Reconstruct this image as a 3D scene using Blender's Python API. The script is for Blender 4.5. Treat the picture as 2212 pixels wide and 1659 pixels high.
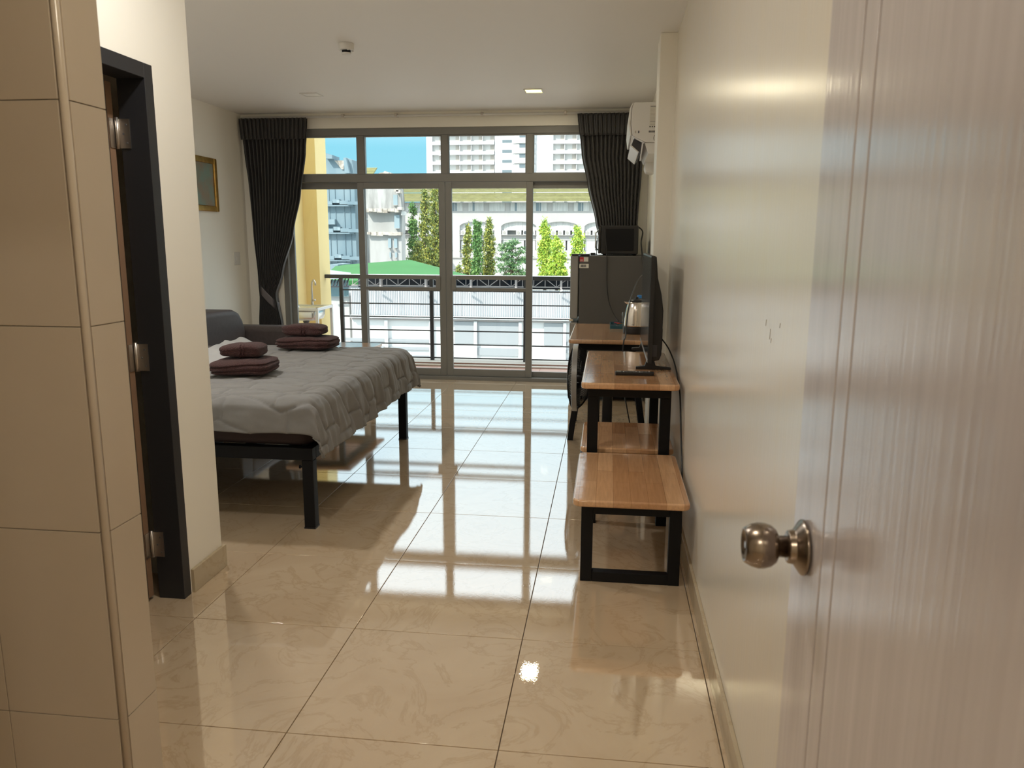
import bpy, bmesh, math, random
from mathutils import Vector, Matrix, noise
random.seed(7)
PI = math.pi
scn = bpy.context.scene
for o in list(bpy.data.objects):
    bpy.data.objects.remove(o)
COL = scn.collection

# ------------------------------------------------------------------ camera
W, H, F = 2212.0, 1659.0, 1680.24
CAM = Vector((0.0, 0.0, 1.3615))
AX = Vector((0.99250036, 0.12217878, 0.00392255))
AY = Vector((-0.02609578, 0.18041796, 0.9832438))
AZ = Vector((-0.11942383, 0.97597218, -0.18225324))
cam = bpy.data.cameras.new('camera')
cam.sensor_fit = 'HORIZONTAL'; cam.sensor_width = 36.0; cam.lens = 36.0 * F / W
cam.clip_start = 0.02; cam.clip_end = 900
cam.dof.use_dof = True; cam.dof.focus_distance = 5.2; cam.dof.aperture_fstop = 9.0
co = bpy.data.objects.new('camera', cam); COL.objects.link(co)
co.matrix_world = Matrix(((AX.x, AY.x, -AZ.x, CAM.x), (AX.y, AY.y, -AZ.y, CAM.y), (AX.z, AY.z, -AZ.z, CAM.z), (0, 0, 0, 1)))
scn.camera = co

def at(px, py, Y):
    """world point at depth Y on the sight line of a photo pixel"""
    d = AZ + AX * ((px - W / 2) / F) + AY * ((H / 2 - py) / F)
    return CAM + d * (Y / d.y)

# ------------------------------------------------------------------ world, sun, exposure
scn.view_settings.view_transform = 'Standard'
scn.view_settings.look = 'None'
scn.view_settings.gamma = 1.0
scn.view_settings.use_curve_mapping = False
scn.view_settings.exposure = 1.05
scn.cycles.diffuse_bounces = 12
scn.cycles.max_bounces = 16
scn.cycles.transparent_max_bounces = 12
scn.cycles.sample_clamp_indirect = 6.0
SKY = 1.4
wd = bpy.data.worlds.new('sky'); scn.world = wd; wd.use_nodes = True
nt = wd.node_tree; nt.nodes.clear()
wo = nt.nodes.new('ShaderNodeOutputWorld'); bg = nt.nodes.new('ShaderNodeBackground')
tc = nt.nodes.new('ShaderNodeTexCoord'); sp = nt.nodes.new('ShaderNodeSeparateXYZ')
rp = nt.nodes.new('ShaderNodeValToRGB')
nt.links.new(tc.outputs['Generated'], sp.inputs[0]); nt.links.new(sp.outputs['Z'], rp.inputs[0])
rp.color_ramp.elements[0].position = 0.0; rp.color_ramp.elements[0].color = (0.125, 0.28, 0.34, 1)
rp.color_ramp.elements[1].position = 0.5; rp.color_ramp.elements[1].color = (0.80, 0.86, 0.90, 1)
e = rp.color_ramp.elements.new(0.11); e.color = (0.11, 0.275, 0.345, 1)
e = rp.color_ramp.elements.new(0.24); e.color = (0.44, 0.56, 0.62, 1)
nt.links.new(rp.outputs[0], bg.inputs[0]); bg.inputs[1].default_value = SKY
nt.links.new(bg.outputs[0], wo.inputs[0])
sun = bpy.data.lights.new('sun', 'SUN'); sun.energy = 3.0; sun.angle = 0.009; sun.color = (1.0, 0.95, 0.86)
so = bpy.data.objects.new('sun', sun); COL.objects.link(so)
so.rotation_euler = Vector((0.48, 0.62, -0.72)).to_track_quat('-Z', 'Y').to_euler()

# ------------------------------------------------------------------ materials
def new_mat(name):
    m = bpy.data.materials.new(name); m.use_nodes = True
    return m, m.node_tree, m.node_tree.nodes['Principled BSDF']
def N(t, kind, **kw):
    n = t.nodes.new(kind)
    for k, v in kw.items():
        if k in n.inputs: n.inputs[k].default_value = v
        else: setattr(n, k, v)
    return n
def coords(t, scale=(1, 1, 1), obj=True, world=False):
    if world:
        c = N(t, 'ShaderNodeNewGeometry'); out = c.outputs['Position']
    else:
        c = N(t, 'ShaderNodeTexCoord'); out = c.outputs['Object' if obj else 'Generated']
    mp = N(t, 'ShaderNodeMapping'); mp.inputs['Scale'].default_value = scale
    t.links.new(out, mp.inputs['Vector'])
    return mp.outputs[0]
def c4(c): return (c[0], c[1], c[2], 1)
def mat(name, col, rough=0.5, metal=0.0, col2=None, nscale=6.0, stretch=(1, 1, 1), bump=0.0, bscale=None, spec=None,
        rand=0.0, coat=0.0, sheen=0.0, world=False, detail=4.0, aniso=0.0, ior=None, lo=0.35, hi=0.65):
    m, t, b = new_mat(name)
    b.inputs['Roughness'].default_value = rough; b.inputs['Metallic'].default_value = metal
    if spec is not None: b.inputs['Specular IOR Level'].default_value = spec
    if ior is not None: b.inputs['IOR'].default_value = ior
    if coat: b.inputs['Coat Weight'].default_value = coat; b.inputs['Coat Roughness'].default_value = 0.08
    if sheen: b.inputs['Sheen Weight'].default_value = sheen; b.inputs['Sheen Roughness'].default_value = 0.5
    if aniso: b.inputs['Anisotropic'].default_value = aniso
    out = None
    if col2 is not None:
        v = coords(t, stretch, world=world)
        n = N(t, 'ShaderNodeTexNoise', Scale=nscale, Detail=detail, Roughness=0.6); t.links.new(v, n.inputs['Vector'])
        r = N(t, 'ShaderNodeValToRGB'); r.color_ramp.elements[0].position = lo; r.color_ramp.elements[1].position = hi
        r.color_ramp.elements[0].color = c4(col); r.color_ramp.elements[1].color = c4(col2)
        t.links.new(n.outputs['Fac'], r.inputs[0]); out = r.outputs[0]
    if rand:
        oi = N(t, 'ShaderNodeObjectInfo'); hs = N(t, 'ShaderNodeHueSaturation')
        mr = N(t, 'ShaderNodeMapRange'); mr.inputs['To Min'].default_value = 1 - rand; mr.inputs['To Max'].default_value = 1 + rand
        t.links.new(oi.outputs['Random'], mr.inputs[0]); t.links.new(mr.outputs[0], hs.inputs['Value'])
        if out is None: hs.inputs['Color'].default_value = c4(col)
        else: t.links.new(out, hs.inputs['Color'])
        out = hs.outputs[0]
    if out is None: b.inputs['Base Color'].default_value = c4(col)
    else: t.links.new(out, b.inputs['Base Color'])
    if bump:
        v = coords(t, stretch, world=world)
        n = N(t, 'ShaderNodeTexNoise', Scale=bscale or nscale, Detail=3.0); t.links.new(v, n.inputs['Vector'])
        bp = N(t, 'ShaderNodeBump', Strength=bump, Distance=0.01); t.links.new(n.outputs['Fac'], bp.inputs['Height'])
        t.links.new(bp.outputs[0], b.inputs['Normal'])
    return m
def emis(name, col, s):
    m, t, b = new_mat(name); b.inputs['Base Color'].default_value = c4(col)
    b.inputs['Emission Color'].default_value = c4(col); b.inputs['Emission Strength'].default_value = s
    return m
def marble(name, ca, cb, cc, rough, ior, bump, glaze=0):
    m, t, b = new_mat(name)
    v = coords(t, (1, 1.0, 1), world=True)
    n1 = N(t, 'ShaderNodeTexNoise', Scale=2.2, Detail=6.0, Roughness=0.6, Distortion=0.9); t.links.new(v, n1.inputs['Vector'])
    r1 = N(t, 'ShaderNodeValToRGB'); r1.color_ramp.elements[0].position = 0.34; r1.color_ramp.elements[1].position = 0.68
    r1.color_ramp.elements[0].color = c4(ca); r1.color_ramp.elements[1].color = c4(cb)
    t.links.new(n1.outputs['Fac'], r1.inputs[0])
    n2 = N(t, 'ShaderNodeTexNoise', Scale=3.1, Detail=7.0, Roughness=0.62, Distortion=1.6); t.links.new(v, n2.inputs['Vector'])
    r2 = N(t, 'ShaderNodeValToRGB')
    r2.color_ramp.elements[0].position = 0.475; r2.color_ramp.elements[0].color = (0, 0, 0, 1)
    r2.color_ramp.elements[1].position = 0.53; r2.color_ramp.elements[1].color = (0, 0, 0, 1)
    k = r2.color_ramp.elements.new(0.5); k.color = (0.55, 0.55, 0.55, 1)
    t.links.new(n2.outputs['Fac'], r2.inputs[0])
    mx = N(t, 'ShaderNodeMix', data_type='RGBA'); mx.inputs['B'].default_value = c4(cc) if False else c4(cc)
    t.links.new(r2.outputs[0], mx.inputs['Factor']); t.links.new(r1.outputs[0], mx.inputs[6]); mx.inputs[7].default_value = c4(cc)
    t.links.new(mx.outputs[2], b.inputs['Base Color'])
    b.inputs['Roughness'].default_value = rough; b.inputs['IOR'].default_value = ior
    if glaze: b.inputs['Coat Weight'].default_value = 1.0; b.inputs['Coat IOR'].default_value = glaze; b.inputs['Coat Roughness'].default_value = 0.008
    if bump:
        n3 = N(t, 'ShaderNodeTexNoise', Scale=170.0, Detail=2.0); t.links.new(v, n3.inputs['Vector'])
        bp = N(t, 'ShaderNodeBump', Strength=bump, Distance=0.002); t.links.new(n3.outputs['Fac'], bp.inputs['Height'])
        t.links.new(bp.outputs[0], b.inputs['Normal']); t.links.new(bp.outputs[0], b.inputs['Coat Normal'])
    return m
def wood(name, ca, cb, bw=0.42, bh=0.068, rough=0.16, rot=PI / 2):
    """finger-jointed board: staves run along Y"""
    m, t, b = new_mat(name)
    c = N(t, 'ShaderNodeTexCoord')
    mp = N(t, 'ShaderNodeMapping'); mp.inputs['Rotation'].default_value = (0, 0, rot); t.links.new(c.outputs['Object'], mp.inputs['Vector'])
    br = N(t, 'ShaderNodeTexBrick', Scale=1.0); br.offset = 0.37; br.squash = 1.0
    br.inputs['Brick Width'].default_value = bw; br.inputs['Row Height'].default_value = bh
    br.inputs['Mortar Size'].default_value = 0.0006; br.inputs['Bias'].default_value = 0.0
    br.inputs['Color1'].default_value = c4(ca); br.inputs['Color2'].default_value = c4(cb)
    br.inputs['Mortar'].default_value = c4([x * 0.6 for x in ca])
    t.links.new(mp.outputs[0], br.inputs['Vector'])
    ms = N(t, 'ShaderNodeMapping'); ms.inputs['Scale'].default_value = (6, 90, 60); t.links.new(mp.outputs[0], ms.inputs['Vector'])
    n = N(t, 'ShaderNodeTexNoise', Scale=1.0, Detail=4.0, Distortion=0.6); t.links.new(ms.outputs[0], n.inputs['Vector'])
    mr = N(t, 'ShaderNodeMapRange'); mr.inputs['To Min'].default_value = 0.72; mr.inputs['To Max'].default_value = 1.22
    t.links.new(n.outputs['Fac'], mr.inputs[0])
    hs = N(t, 'ShaderNodeHueSaturation'); t.links.new(br.outputs['Color'], hs.inputs['Color']); t.links.new(mr.outputs[0], hs.inputs['Value'])
    t.links.new(hs.outputs[0], b.inputs['Base Color'])
    b.inputs['Roughness'].default_value = rough; b.inputs['Coat Weight'].default_value = 0.6; b.inputs['Coat Roughness'].default_value = 0.1
    n3 = N(t, 'ShaderNodeTexNoise', Scale=28.0, Detail=2.0); t.links.new(c.outputs['Object'], n3.inputs['Vector'])
    bp = N(t, 'ShaderNodeBump', Strength=0.12, Distance=0.004); t.links.new(n3.outputs['Fac'], bp.inputs['Height'])
    t.links.new(bp.outputs[0], b.inputs['Normal']); t.links.new(bp.outputs[0], b.inputs['Coat Normal'])
    return m
def glass(name, tint=(0.97, 0.985, 0.98), ior=1.45):
    m = bpy.data.materials.new(name); m.use_nodes = True; t = m.node_tree; t.nodes.clear()
    o = N(t, 'ShaderNodeOutputMaterial'); mx = N(t, 'ShaderNodeMixShader'); tr = N(t, 'ShaderNodeBsdfTransparent')
    gl = N(t, 'ShaderNodeBsdfGlossy', Roughness=0.0); fr = N(t, 'ShaderNodeFresnel', IOR=ior)
    tr.inputs[0].default_value = c4(tint)
    ge = N(t, 'ShaderNodeNewGeometry'); mu = N(t, 'ShaderNodeMath', operation='MULTIPLY'); sb = N(t, 'ShaderNodeMath', operation='SUBTRACT')
    sb.inputs[0].default_value = 1.0; t.links.new(ge.outputs['Backfacing'], sb.inputs[1])
    t.links.new(fr.outputs[0], mu.inputs[0]); t.links.new(sb.outputs[0], mu.inputs[1])
    t.links.new(mu.outputs[0], mx.inputs[0]); t.links.new(tr.outputs[0], mx.inputs[1]); t.links.new(gl.outputs[0], mx.inputs[2])
    t.links.new(mx.outputs[0], o.inputs[0])
    return m

M = {}
M['paint'] = mat('cream_wall_paint', (0.89, 0.86, 0.775), 0.42, bump=0.02, bscale=160, world=True)
M['paint_gloss'] = mat('cream_gloss_paint', (0.80, 0.755, 0.665), 0.24, ior=1.75, col2=(0.81, 0.75, 0.63), nscale=1.4, stretch=(1, 9, 0.7), bump=0.035, bscale=9, world=True)
M['ceiling'] = mat('ceiling_paint', (0.86, 0.85, 0.82), 0.6, world=True)
M['grout'] = mat('grout', (0.20, 0.16, 0.12), 0.8)
M['floor'] = marble('polished_beige_tile', (0.60, 0.45, 0.295), (0.67, 0.525, 0.36), (0.50, 0.355, 0.21), 0.012, 1.9, 0.022, 2.15)
M['skirt'] = marble('skirting_tile', (0.46, 0.38, 0.26), (0.52, 0.43, 0.30), (0.42, 0.33, 0.21), 0.18, 1.5, 0)
M['wtile'] = mat('glazed_wall_tile', (0.53, 0.455, 0.365), 0.22, col2=(0.55, 0.475, 0.385), nscale=3, world=True)
M['wgrout'] = mat('wall_grout', (0.60, 0.53, 0.43), 0.7)
M['black'] = mat('black_powder_coat', (0.006, 0.006, 0.007), 0.5, spec=0.2, bump=0.03, bscale=300)
M['blackgloss'] = mat('black_gloss', (0.008, 0.008, 0.009), 0.14)
M['blackplastic'] = mat('black_plastic', (0.009, 0.009, 0.010), 0.42)
M['jamb'] = mat('black_door_frame', (0.02, 0.02, 0.023), 0.5)
M['darkdoor'] = mat('dark_brown_door', (0.022, 0.013, 0.01), 0.5, col2=(0.03, 0.018, 0.013), nscale=8, stretch=(8, 8, 0.5))
M['rawwood'] = mat('raw_wood_edge', (0.25, 0.15, 0.09), 0.7)
M['hinge'] = mat('brushed_steel', (0.55, 0.5, 0.45), 0.38, metal=1.0)
M['chrome'] = mat('chrome', (0.8, 0.8, 0.8), 0.1, metal=1.0)
M['kettle'] = mat('brushed_kettle_steel', (0.72, 0.66, 0.6), 0.2, metal=1.0, aniso=0.5)
M['knob'] = mat('satin_nickel', (0.30, 0.25, 0.21), 0.24, metal=1.0)
M['alu'] = mat('aluminium_frame', (0.20, 0.197, 0.185), 0.42, col2=(0.22, 0.217, 0.205), nscale=2)
M['alu_white'] = mat('white_aluminium', (0.8, 0.8, 0.8), 0.35)
M['glass'] = glass('window_glass')
M['clearglass'] = glass('drinking_glass', (0.93, 0.95, 0.95))
M['wood'] = wood('rubberwood_board', (0.47, 0.245, 0.115), (0.74, 0.45, 0.245))
M['wood2'] = wood('rubberwood_desk', (0.46, 0.26, 0.135), (0.60, 0.36, 0.20))
M['doorwood'] = mat('grey_wood_laminate', (0.57, 0.52, 0.525), 0.18, ior=1.8, col2=(0.67, 0.62, 0.625), nscale=5.0, stretch=(14, 14, 0.28), bump=0.05, bscale=11, detail=6.0, lo=0.3, hi=0.7)
M['groove'] = mat('door_groove', (0.10, 0.085, 0.10), 0.6)
M['curtain'] = mat('charcoal_curtain', (0.027, 0.0245, 0.0245), 0.5, sheen=0.25)
M['satin'] = mat('satin_band', (0.13, 0.115, 0.12), 0.3)
M['lining'] = mat('curtain_lining', (0.42, 0.40, 0.42), 0.6)
M['quilt'] = mat('grey_quilt_cotton', (0.185, 0.179, 0.172), 0.75, col2=(0.205, 0.199, 0.192), nscale=14, sheen=0.15, bump=0.06, bscale=220)
M['quilt_back'] = mat('pale_quilt_lining', (0.40, 0.395, 0.39), 0.8)
M['mattress'] = mat('mattress_side_shade', (0.035, 0.02, 0.019), 0.8)  # maroon darkened to put the shade of the mattress sides into the colour
M['sheet'] = mat('maroon_sheet', (0.15, 0.06, 0.055), 0.7)
M['towel'] = mat('maroon_terry', (0.043, 0.014, 0.013), 0.95, col2=(0.078, 0.028, 0.025), nscale=160, bump=1.0, bscale=190, sheen=0.08)
M['towelband'] = mat('maroon_band', (0.05, 0.014, 0.014), 0.8)
M['leather'] = mat('brown_leatherette', (0.085, 0.069, 0.067), 0.55, spec=0.25, col2=(0.10, 0.082, 0.08), nscale=30, bump=0.05, bscale=240)
M['fridge'] = mat('grey_fridge_panel', (0.085, 0.081, 0.077), 0.45)
M['fridgedoor'] = mat('silver_fridge_door', (0.30, 0.295, 0.285), 0.35, metal=0.3)
M['white'] = mat('white_plastic', (0.72, 0.71, 0.68), 0.4)
M['acwhite'] = mat('aircon_plastic', (0.78, 0.77, 0.74), 0.38)
M['wrap'] = mat('clear_wrap', (0.75, 0.76, 0.78), 0.12)
M['label'] = mat('label_paper', (0.74, 0.73, 0.66), 0.6)
M['ink'] = mat('printing_ink', (0.06, 0.06, 0.07), 0.6)
M['red'] = mat('red_print', (0.55, 0.03, 0.05), 0.5)
M['blue'] = mat('blue_cap', (0.03, 0.22, 0.62), 0.4)
M['tray'] = mat('teal_tray', (0.02, 0.09, 0.12), 0.4)
M['gold'] = mat('gilt_frame', (0.62, 0.36, 0.10), 0.32, metal=0.75, col2=(0.48, 0.26, 0.06), nscale=20)
M['art'] = mat('print_with_reflection', (0.42, 0.30, 0.22), 0.7, col2=(0.30, 0.38, 0.32), nscale=7)  # print colours lightened to carry the window's reflection in the glazing
M['steel'] = mat('stainless_sink', (0.72, 0.72, 0.70), 0.25, metal=0.9)
M['pvc'] = mat('grey_pvc', (0.10, 0.10, 0.105), 0.5)
M['yellow'] = mat('yellow_render', (0.86, 0.67, 0.31), 0.8, col2=(0.88, 0.70, 0.34), nscale=2, world=True)
M['balfloor'] = mat('terracotta_tile', (0.42, 0.24, 0.19), 0.45, col2=(0.47, 0.28, 0.22), nscale=5, world=True)
M['curb'] = mat('concrete_curb', (0.50, 0.47, 0.43), 0.8)
M['curbface'] = mat('brown_curb_face', (0.30, 0.17, 0.13), 0.7)  # browner and darker than the curb top
M['rail'] = mat('dark_grey_rail', (0.035, 0.037, 0.043), 0.4)
M['lampon'] = emis('lamp_panel_lit', (1.0, 0.80, 0.12), 5.0)
M['lampoff'] = mat('lamp_panel_off', (0.80, 0.79, 0.76), 0.5)
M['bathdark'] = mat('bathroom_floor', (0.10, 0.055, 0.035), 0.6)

# ------------------------------------------------------------------ mesh helpers
OFF = {}
class MB:
    def __init__(s): s.v = []; s.f = []
    def add(s, vs, fs):
        k = len(s.v); s.v += [tuple(v) for v in vs]; s.f += [tuple(i + k for i in f) for f in fs]; return s
    def box(s, a, b):
        x0, y0, z0 = [min(a[i], b[i]) for i in range(3)]; x1, y1, z1 = [max(a[i], b[i]) for i in range(3)]
        return s.add([(x0, y0, z0), (x1, y0, z0), (x1, y1, z0), (x0, y1, z0), (x0, y0, z1), (x1, y0, z1), (x1, y1, z1), (x0, y1, z1)],
                     [(0, 3, 2, 1), (4, 5, 6, 7), (0, 1, 5, 4), (1, 2, 6, 5), (2, 3, 7, 6), (3, 0, 4, 7)])
    def hexa(s, p):
        return s.add(p, [(0, 3, 2, 1), (4, 5, 6, 7), (0, 1, 5, 4), (1, 2, 6, 5), (2, 3, 7, 6), (3, 0, 4, 7)])
    def beam(s, p, q, w, h=None, up=(0, 0, 1)):
        h = h or w; p = Vector(p); q = Vector(q); d = (q - p).normalized(); u = Vector(up)
        if abs(d.dot(u)) > 0.98: u = Vector((0, 1, 0))
        r = d.cross(u).normalized() * (w / 2); t = r.cross(d).normalized() * (h / 2)
        return s.hexa([p - r - t, p + r - t, p + r + t, p - r + t, q - r - t, q + r - t, q + r + t, q - r + t])
    def tube(s, pts, r, n=8, cap=True, closed=False):
        pts = [Vector(p) for p in pts]; m = len(pts); rings = []
        ref = None
        for i, p in enumerate(pts):
            if closed: d = pts[(i + 1) % m] - pts[i - 1]
            else: d = pts[min(i + 1, m - 1)] - pts[max(i - 1, 0)]
            d.normalize()
            if ref is None:
                ref = Vector((0, 0, 1)) if abs(d.z) < 0.9 else Vector((1, 0, 0))
            a = d.cross(ref).normalized(); b = a.cross(d).normalized(); ref = b
            rr = r[i] if isinstance(r, (list, tuple)) else r
            rings.append([p + a * (rr * math.cos(2 * PI * j / n)) + b * (rr * math.sin(2 * PI * j / n)) for j in range(n)])
        vs = [v for ring in rings for v in ring]; fs = []
        for i in range(m if closed else m - 1):
            for j in range(n):
                k = (i + 1) % m
                fs.append((i * n + j, i * n + (j + 1) % n, k * n + (j + 1) % n, k * n + j))
        if cap and not closed:
            fs.append(tuple(range(n - 1, -1, -1))); fs.append(tuple((m - 1) * n + j for j in range(n)))
        return s.add(vs, fs)
    def lathe(s, prof, c=(0, 0, 0), axis='z', n=32):
        vs = []; fs = []
        for r, h in prof:
            for j in range(n):
                a = 2 * PI * j / n; x, y = r * math.cos(a), r * math.sin(a)
                p = {'z': (x, y, h), 'x': (h, x, y), 'y': (x, h, y)}[axis]
                vs.append((p[0] + c[0], p[1] + c[1], p[2] + c[2]))
        for i in range(len(prof) - 1):
            for j in range(n):
                fs.append((i * n + j, i * n + (j + 1) % n, (i + 1) * n + (j + 1) % n, (i + 1) * n + j))
        fs.append(tuple(range(n - 1, -1, -1))); fs.append(tuple((len(prof) - 1) * n + j for j in range(n)))
        return s.add(vs, fs)
    def prism(s, poly, h0, h1, axis='z'):
        """poly: 2D list; axis z -> (x,y), x -> (y,z), y -> (x,z)"""
        def P(a, b, h): return {'z': (a, b, h), 'x': (h, a, b), 'y': (a, h, b)}[axis]
        n = len(poly)
        vs = [P(a, b, h0) for a, b in poly] + [P(a, b, h1) for a, b in poly]
        fs = [tuple(range(n - 1, -1, -1)), tuple(range(n, 2 * n))] + [(i, (i + 1) % n, n + (i + 1) % n, n + i) for i in range(n)]
        return s.add(vs, fs)
    def grid(s, fn, nu, nv):
        vs = [fn(i / nu, j / nv) for i in range(nu + 1) for j in range(nv + 1)]
        fs = [(i * (nv + 1) + j, (i + 1) * (nv + 1) + j, (i + 1) * (nv + 1) + j + 1, i * (nv + 1) + j + 1) for i in range(nu) for j in range(nv)]
        return s.add(vs, fs)
    def build(s, name, m, parent=None, smooth=False, bevel=0.0, seg=2, solid=0.0, local=False, angle=0.6):
        off = Vector((0, 0, 0))
        if parent is not None and not local: off = OFF[parent.name]
        me = bpy.data.meshes.new(name)
        me.from_pydata([(v[0] - off.x, v[1] - off.y, v[2] - off.z) for v in s.v], [], s.f)
        bm = bmesh.new(); bm.from_mesh(me); bmesh.ops.recalc_face_normals(bm, faces=bm.faces); bm.to_mesh(me); bm.free()
        me.materials.append(M[m] if isinstance(m, str) else m)
        o = bpy.data.objects.new(name, me); COL.objects.link(o)
        if smooth:
            me.polygons.foreach_set('use_smooth', [True] * len(me.polygons))
        if parent is not None: o.parent = parent
        OFF[o.name] = off.copy()
        if solid:
            k = o.modifiers.new('thickness', 'SOLIDIFY'); k.thickness = solid; k.offset = 0
        if bevel:
            k = o.modifiers.new('rounded', 'BEVEL'); k.width = bevel; k.segments = seg; k.limit_method = 'ANGLE'; k.angle_limit = angle
            me.polygons.foreach_set('use_smooth', [True] * len(me.polygons))
            k = o.modifiers.new('normals', 'WEIGHTED_NORMAL'); k.keep_sharp = False
        return o
def B(a, b): return MB().box(a, b)
def thing(name, label, cat, loc, group=None):
    o = bpy.data.objects.new(name, None); COL.objects.link(o); o.location = loc; o.empty_display_size = 0.05
    OFF[o.name] = Vector(loc)
    return tag(o, label, cat, group)
def tag(o, label, cat, group=None):
    o['label'] = label; o['category'] = cat
    if group: o['group'] = group
    return o
def struct(o, label=None):
    o['kind'] = 'structure'
    if label: o['label'] = label
    return o
def root_struct(name, loc, label=None):
    o = bpy.data.objects.new(name, None); COL.objects.link(o); o.location = loc; OFF[o.name] = Vector(loc); o.empty_display_size = 0.05
    return struct(o, label)
def share(src, name, loc, parent):
    """another piece that shares the mesh of src"""
    o = bpy.data.objects.new(name, src.data); COL.objects.link(o); o.parent = parent; o.location = loc
    OFF[o.name] = OFF.get(parent.name, Vector((0, 0, 0))).copy()
    for md in src.modifiers:
        k = o.modifiers.new(md.name, md.type)
        if md.type == 'BEVEL': k.width, k.segments, k.limit_method = md.width, md.segments, md.limit_method
    return o
def copy_tree(o, parent=None):
    c = o.copy(); COL.objects.link(c); c.parent = parent
    for ch in list(o.children): copy_tree(ch, c)
    return c
def rrect(x0, y0, x1, y1, r, n=5):
    out = []
    for cx, cy, a in ((x1 - r, y1 - r, 0), (x0 + r, y1 - r, PI / 2), (x0 + r, y0 + r, PI), (x1 - r, y0 + r, 1.5 * PI)):
        out += [(cx + r * math.cos(a + PI / 2 * k / n), cy + r * math.sin(a + PI / 2 * k / n)) for k in range(n + 1)]
    return out
def lerp(a, b, t): return a + (b - a) * t
def interp(tab, x):
    if x <= tab[0][0]: return tab[0][1]
    for (x0, y0), (x1, y1) in zip(tab, tab[1:]):
        if x <= x1: 
            t = (x - x0) / (x1 - x0); t = t * t * (3 - 2 * t) * 0.5 + t * 0.5
            return lerp(y0, y1, t)
    return tab[-1][1]

# ------------------------------------------------------------------ room shell
XR, XRF, XL, YW, ZC = 0.36, 0.34, -3.55, 7.45, 2.534
XB, YB = -1.585, 2.92          # bathroom block corner
fl = struct(B((XL - 0.1, -2.2, -0.3), (XR + 0.15, 7.56, -0.006)).build('floor', 'grout'), 'beige polished marble-look floor tiles')
tile_mesh = None
J = 0.0014
for i in range(-7, 3):
    for j in range(-8, 11):
        x0, y0 = -0.8632 + 0.6 * i, 1.8756 + 0.6 * j; x1, y1 = x0 + 0.6, y0 + 0.6
        cx0, cx1, cy0, cy1 = max(x0 + J, XL), min(x1 - J, XR), max(y0 + J, -2.1), min(y1 - J, 7.45)
        if cy1 <= 2.93: cx0 = max(cx0, -1.64)
        if cx1 - cx0 < 0.02 or cy1 - cy0 < 0.02: continue
        full = abs(cx1 - cx0 - 0.6 + 2 * J) < 1e-6 and abs(cy1 - cy0 - 0.6 + 2 * J) < 1e-6
        if full and tile_mesh is not None:
            share(tile_mesh, 'tile', (x0 + J, y0 + J, 0), fl); continue
        mb = B((0, 0, -0.008), (cx1 - cx0, cy1 - cy0, 0))
        t = mb.build('tile', 'floor', fl, local=True, bevel=0.0009, seg=1); t.location = (cx0, cy0, 0)
        if full: tile_mesh = t
struct(B((XL - 0.1, -2.2, ZC), (XR + 0.15, 7.44, ZC + 0.2)).build('ceiling', 'ceiling'), 'plain off-white ceiling')
wr = struct(B((XR, -0.1, 0), (XR + 0.14, 4.825, ZC)).build('wall_right', 'paint_gloss'), 'cream glossy right wall')
for ys, zs, ln in ((1.826, 1.185, 0.014), (1.775, 1.170, 0.024), (1.760, 1.150, 0.010), (1.68, 1.192, 0.010)):
    MB().beam((XR - 0.0004, ys, zs), (XR - 0.0004, ys + 0.004, zs - ln), 0.0016, 0.0008, (1, 0, 0)).build('scuff_mark', 'hinge', wr)
struct(B((0.263, 4.825, 0), (XR + 0.14, 5.10, ZC)).build('wall_pier', 'paint', bevel=0.004), 'shallow cream pier on the right wall')
struct(B((XRF, 5.10, 0), (XR + 0.14, 7.44, ZC)).build('wall_right_far', 'paint'), 'cream right wall beside the window')
struct(B((XL - 0.12, 2.92, 0), (XL, 7.44, ZC)).build('wall_left', 'paint'), 'cream left wall behind the sofa')
wm = MB().box((XL - 0.12, 7.44, -0.1), (-3.20, 7.58, ZC)).box((0.085, 7.44, -0.1), (XR + 0.14, 7.58, ZC)).box((-3.20, 7.44, 2.395), (0.085, 7.58, ZC))
wm.box((XL - 0.5, 7.30, ZC + 0.2), (XR + 3.0, 7.58, 8.0)).box((XL - 3, 7.44, -8), (XR + 3, 7.58, -0.3))
struct(wm.build('wall_window', 'paint'), 'cream wall around the balcony window')
bw = MB().box((XB - 0.1, 2.66, 0), (XB, YB, ZC)).box((XB - 0.1, 1.43, 1.945), (XB, 2.66, ZC)).box((XB - 0.1, 1.43, 0), (XB, 1.80, 1.945)).box((XL - 0.1, YB - 0.1, 0), (XB - 0.1, YB, ZC))
struct(bw.build('wall_bathroom', 'paint'), 'cream wall with the bathroom doorway')
# tiled wall end nearest the entrance
tw = struct(B((-3.6, 1.328, 0), (-0.958, 1.432, ZC)).build('wall_tiled', 'wgrout'), 'end of a wall clad in large beige glazed tiles')
for k in range(7):
    z0, z1 = 0.4 * k + 0.0008, min(0.4 * k + 0.3992, ZC)
    B((-0.958, 1.334, z0), (-0.950, 1.4335, z1)).build('tile', 'wtile', tw, bevel=0.001)
    for n_, (xa, xb) in enumerate(((-1.205, -0.9645), (-1.455, -1.2065), (-1.705, -1.4565))):
        B((xa, 1.32, z0), (xb, 1.328, z1)).build('tile', 'wtile', tw, bevel=0.001)
MB().tube([(-0.957, 1.327, 0), (-0.957, 1.327, ZC)], 0.0075, 10).build('corner_bead', 'wtile', tw, smooth=True)
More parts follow.
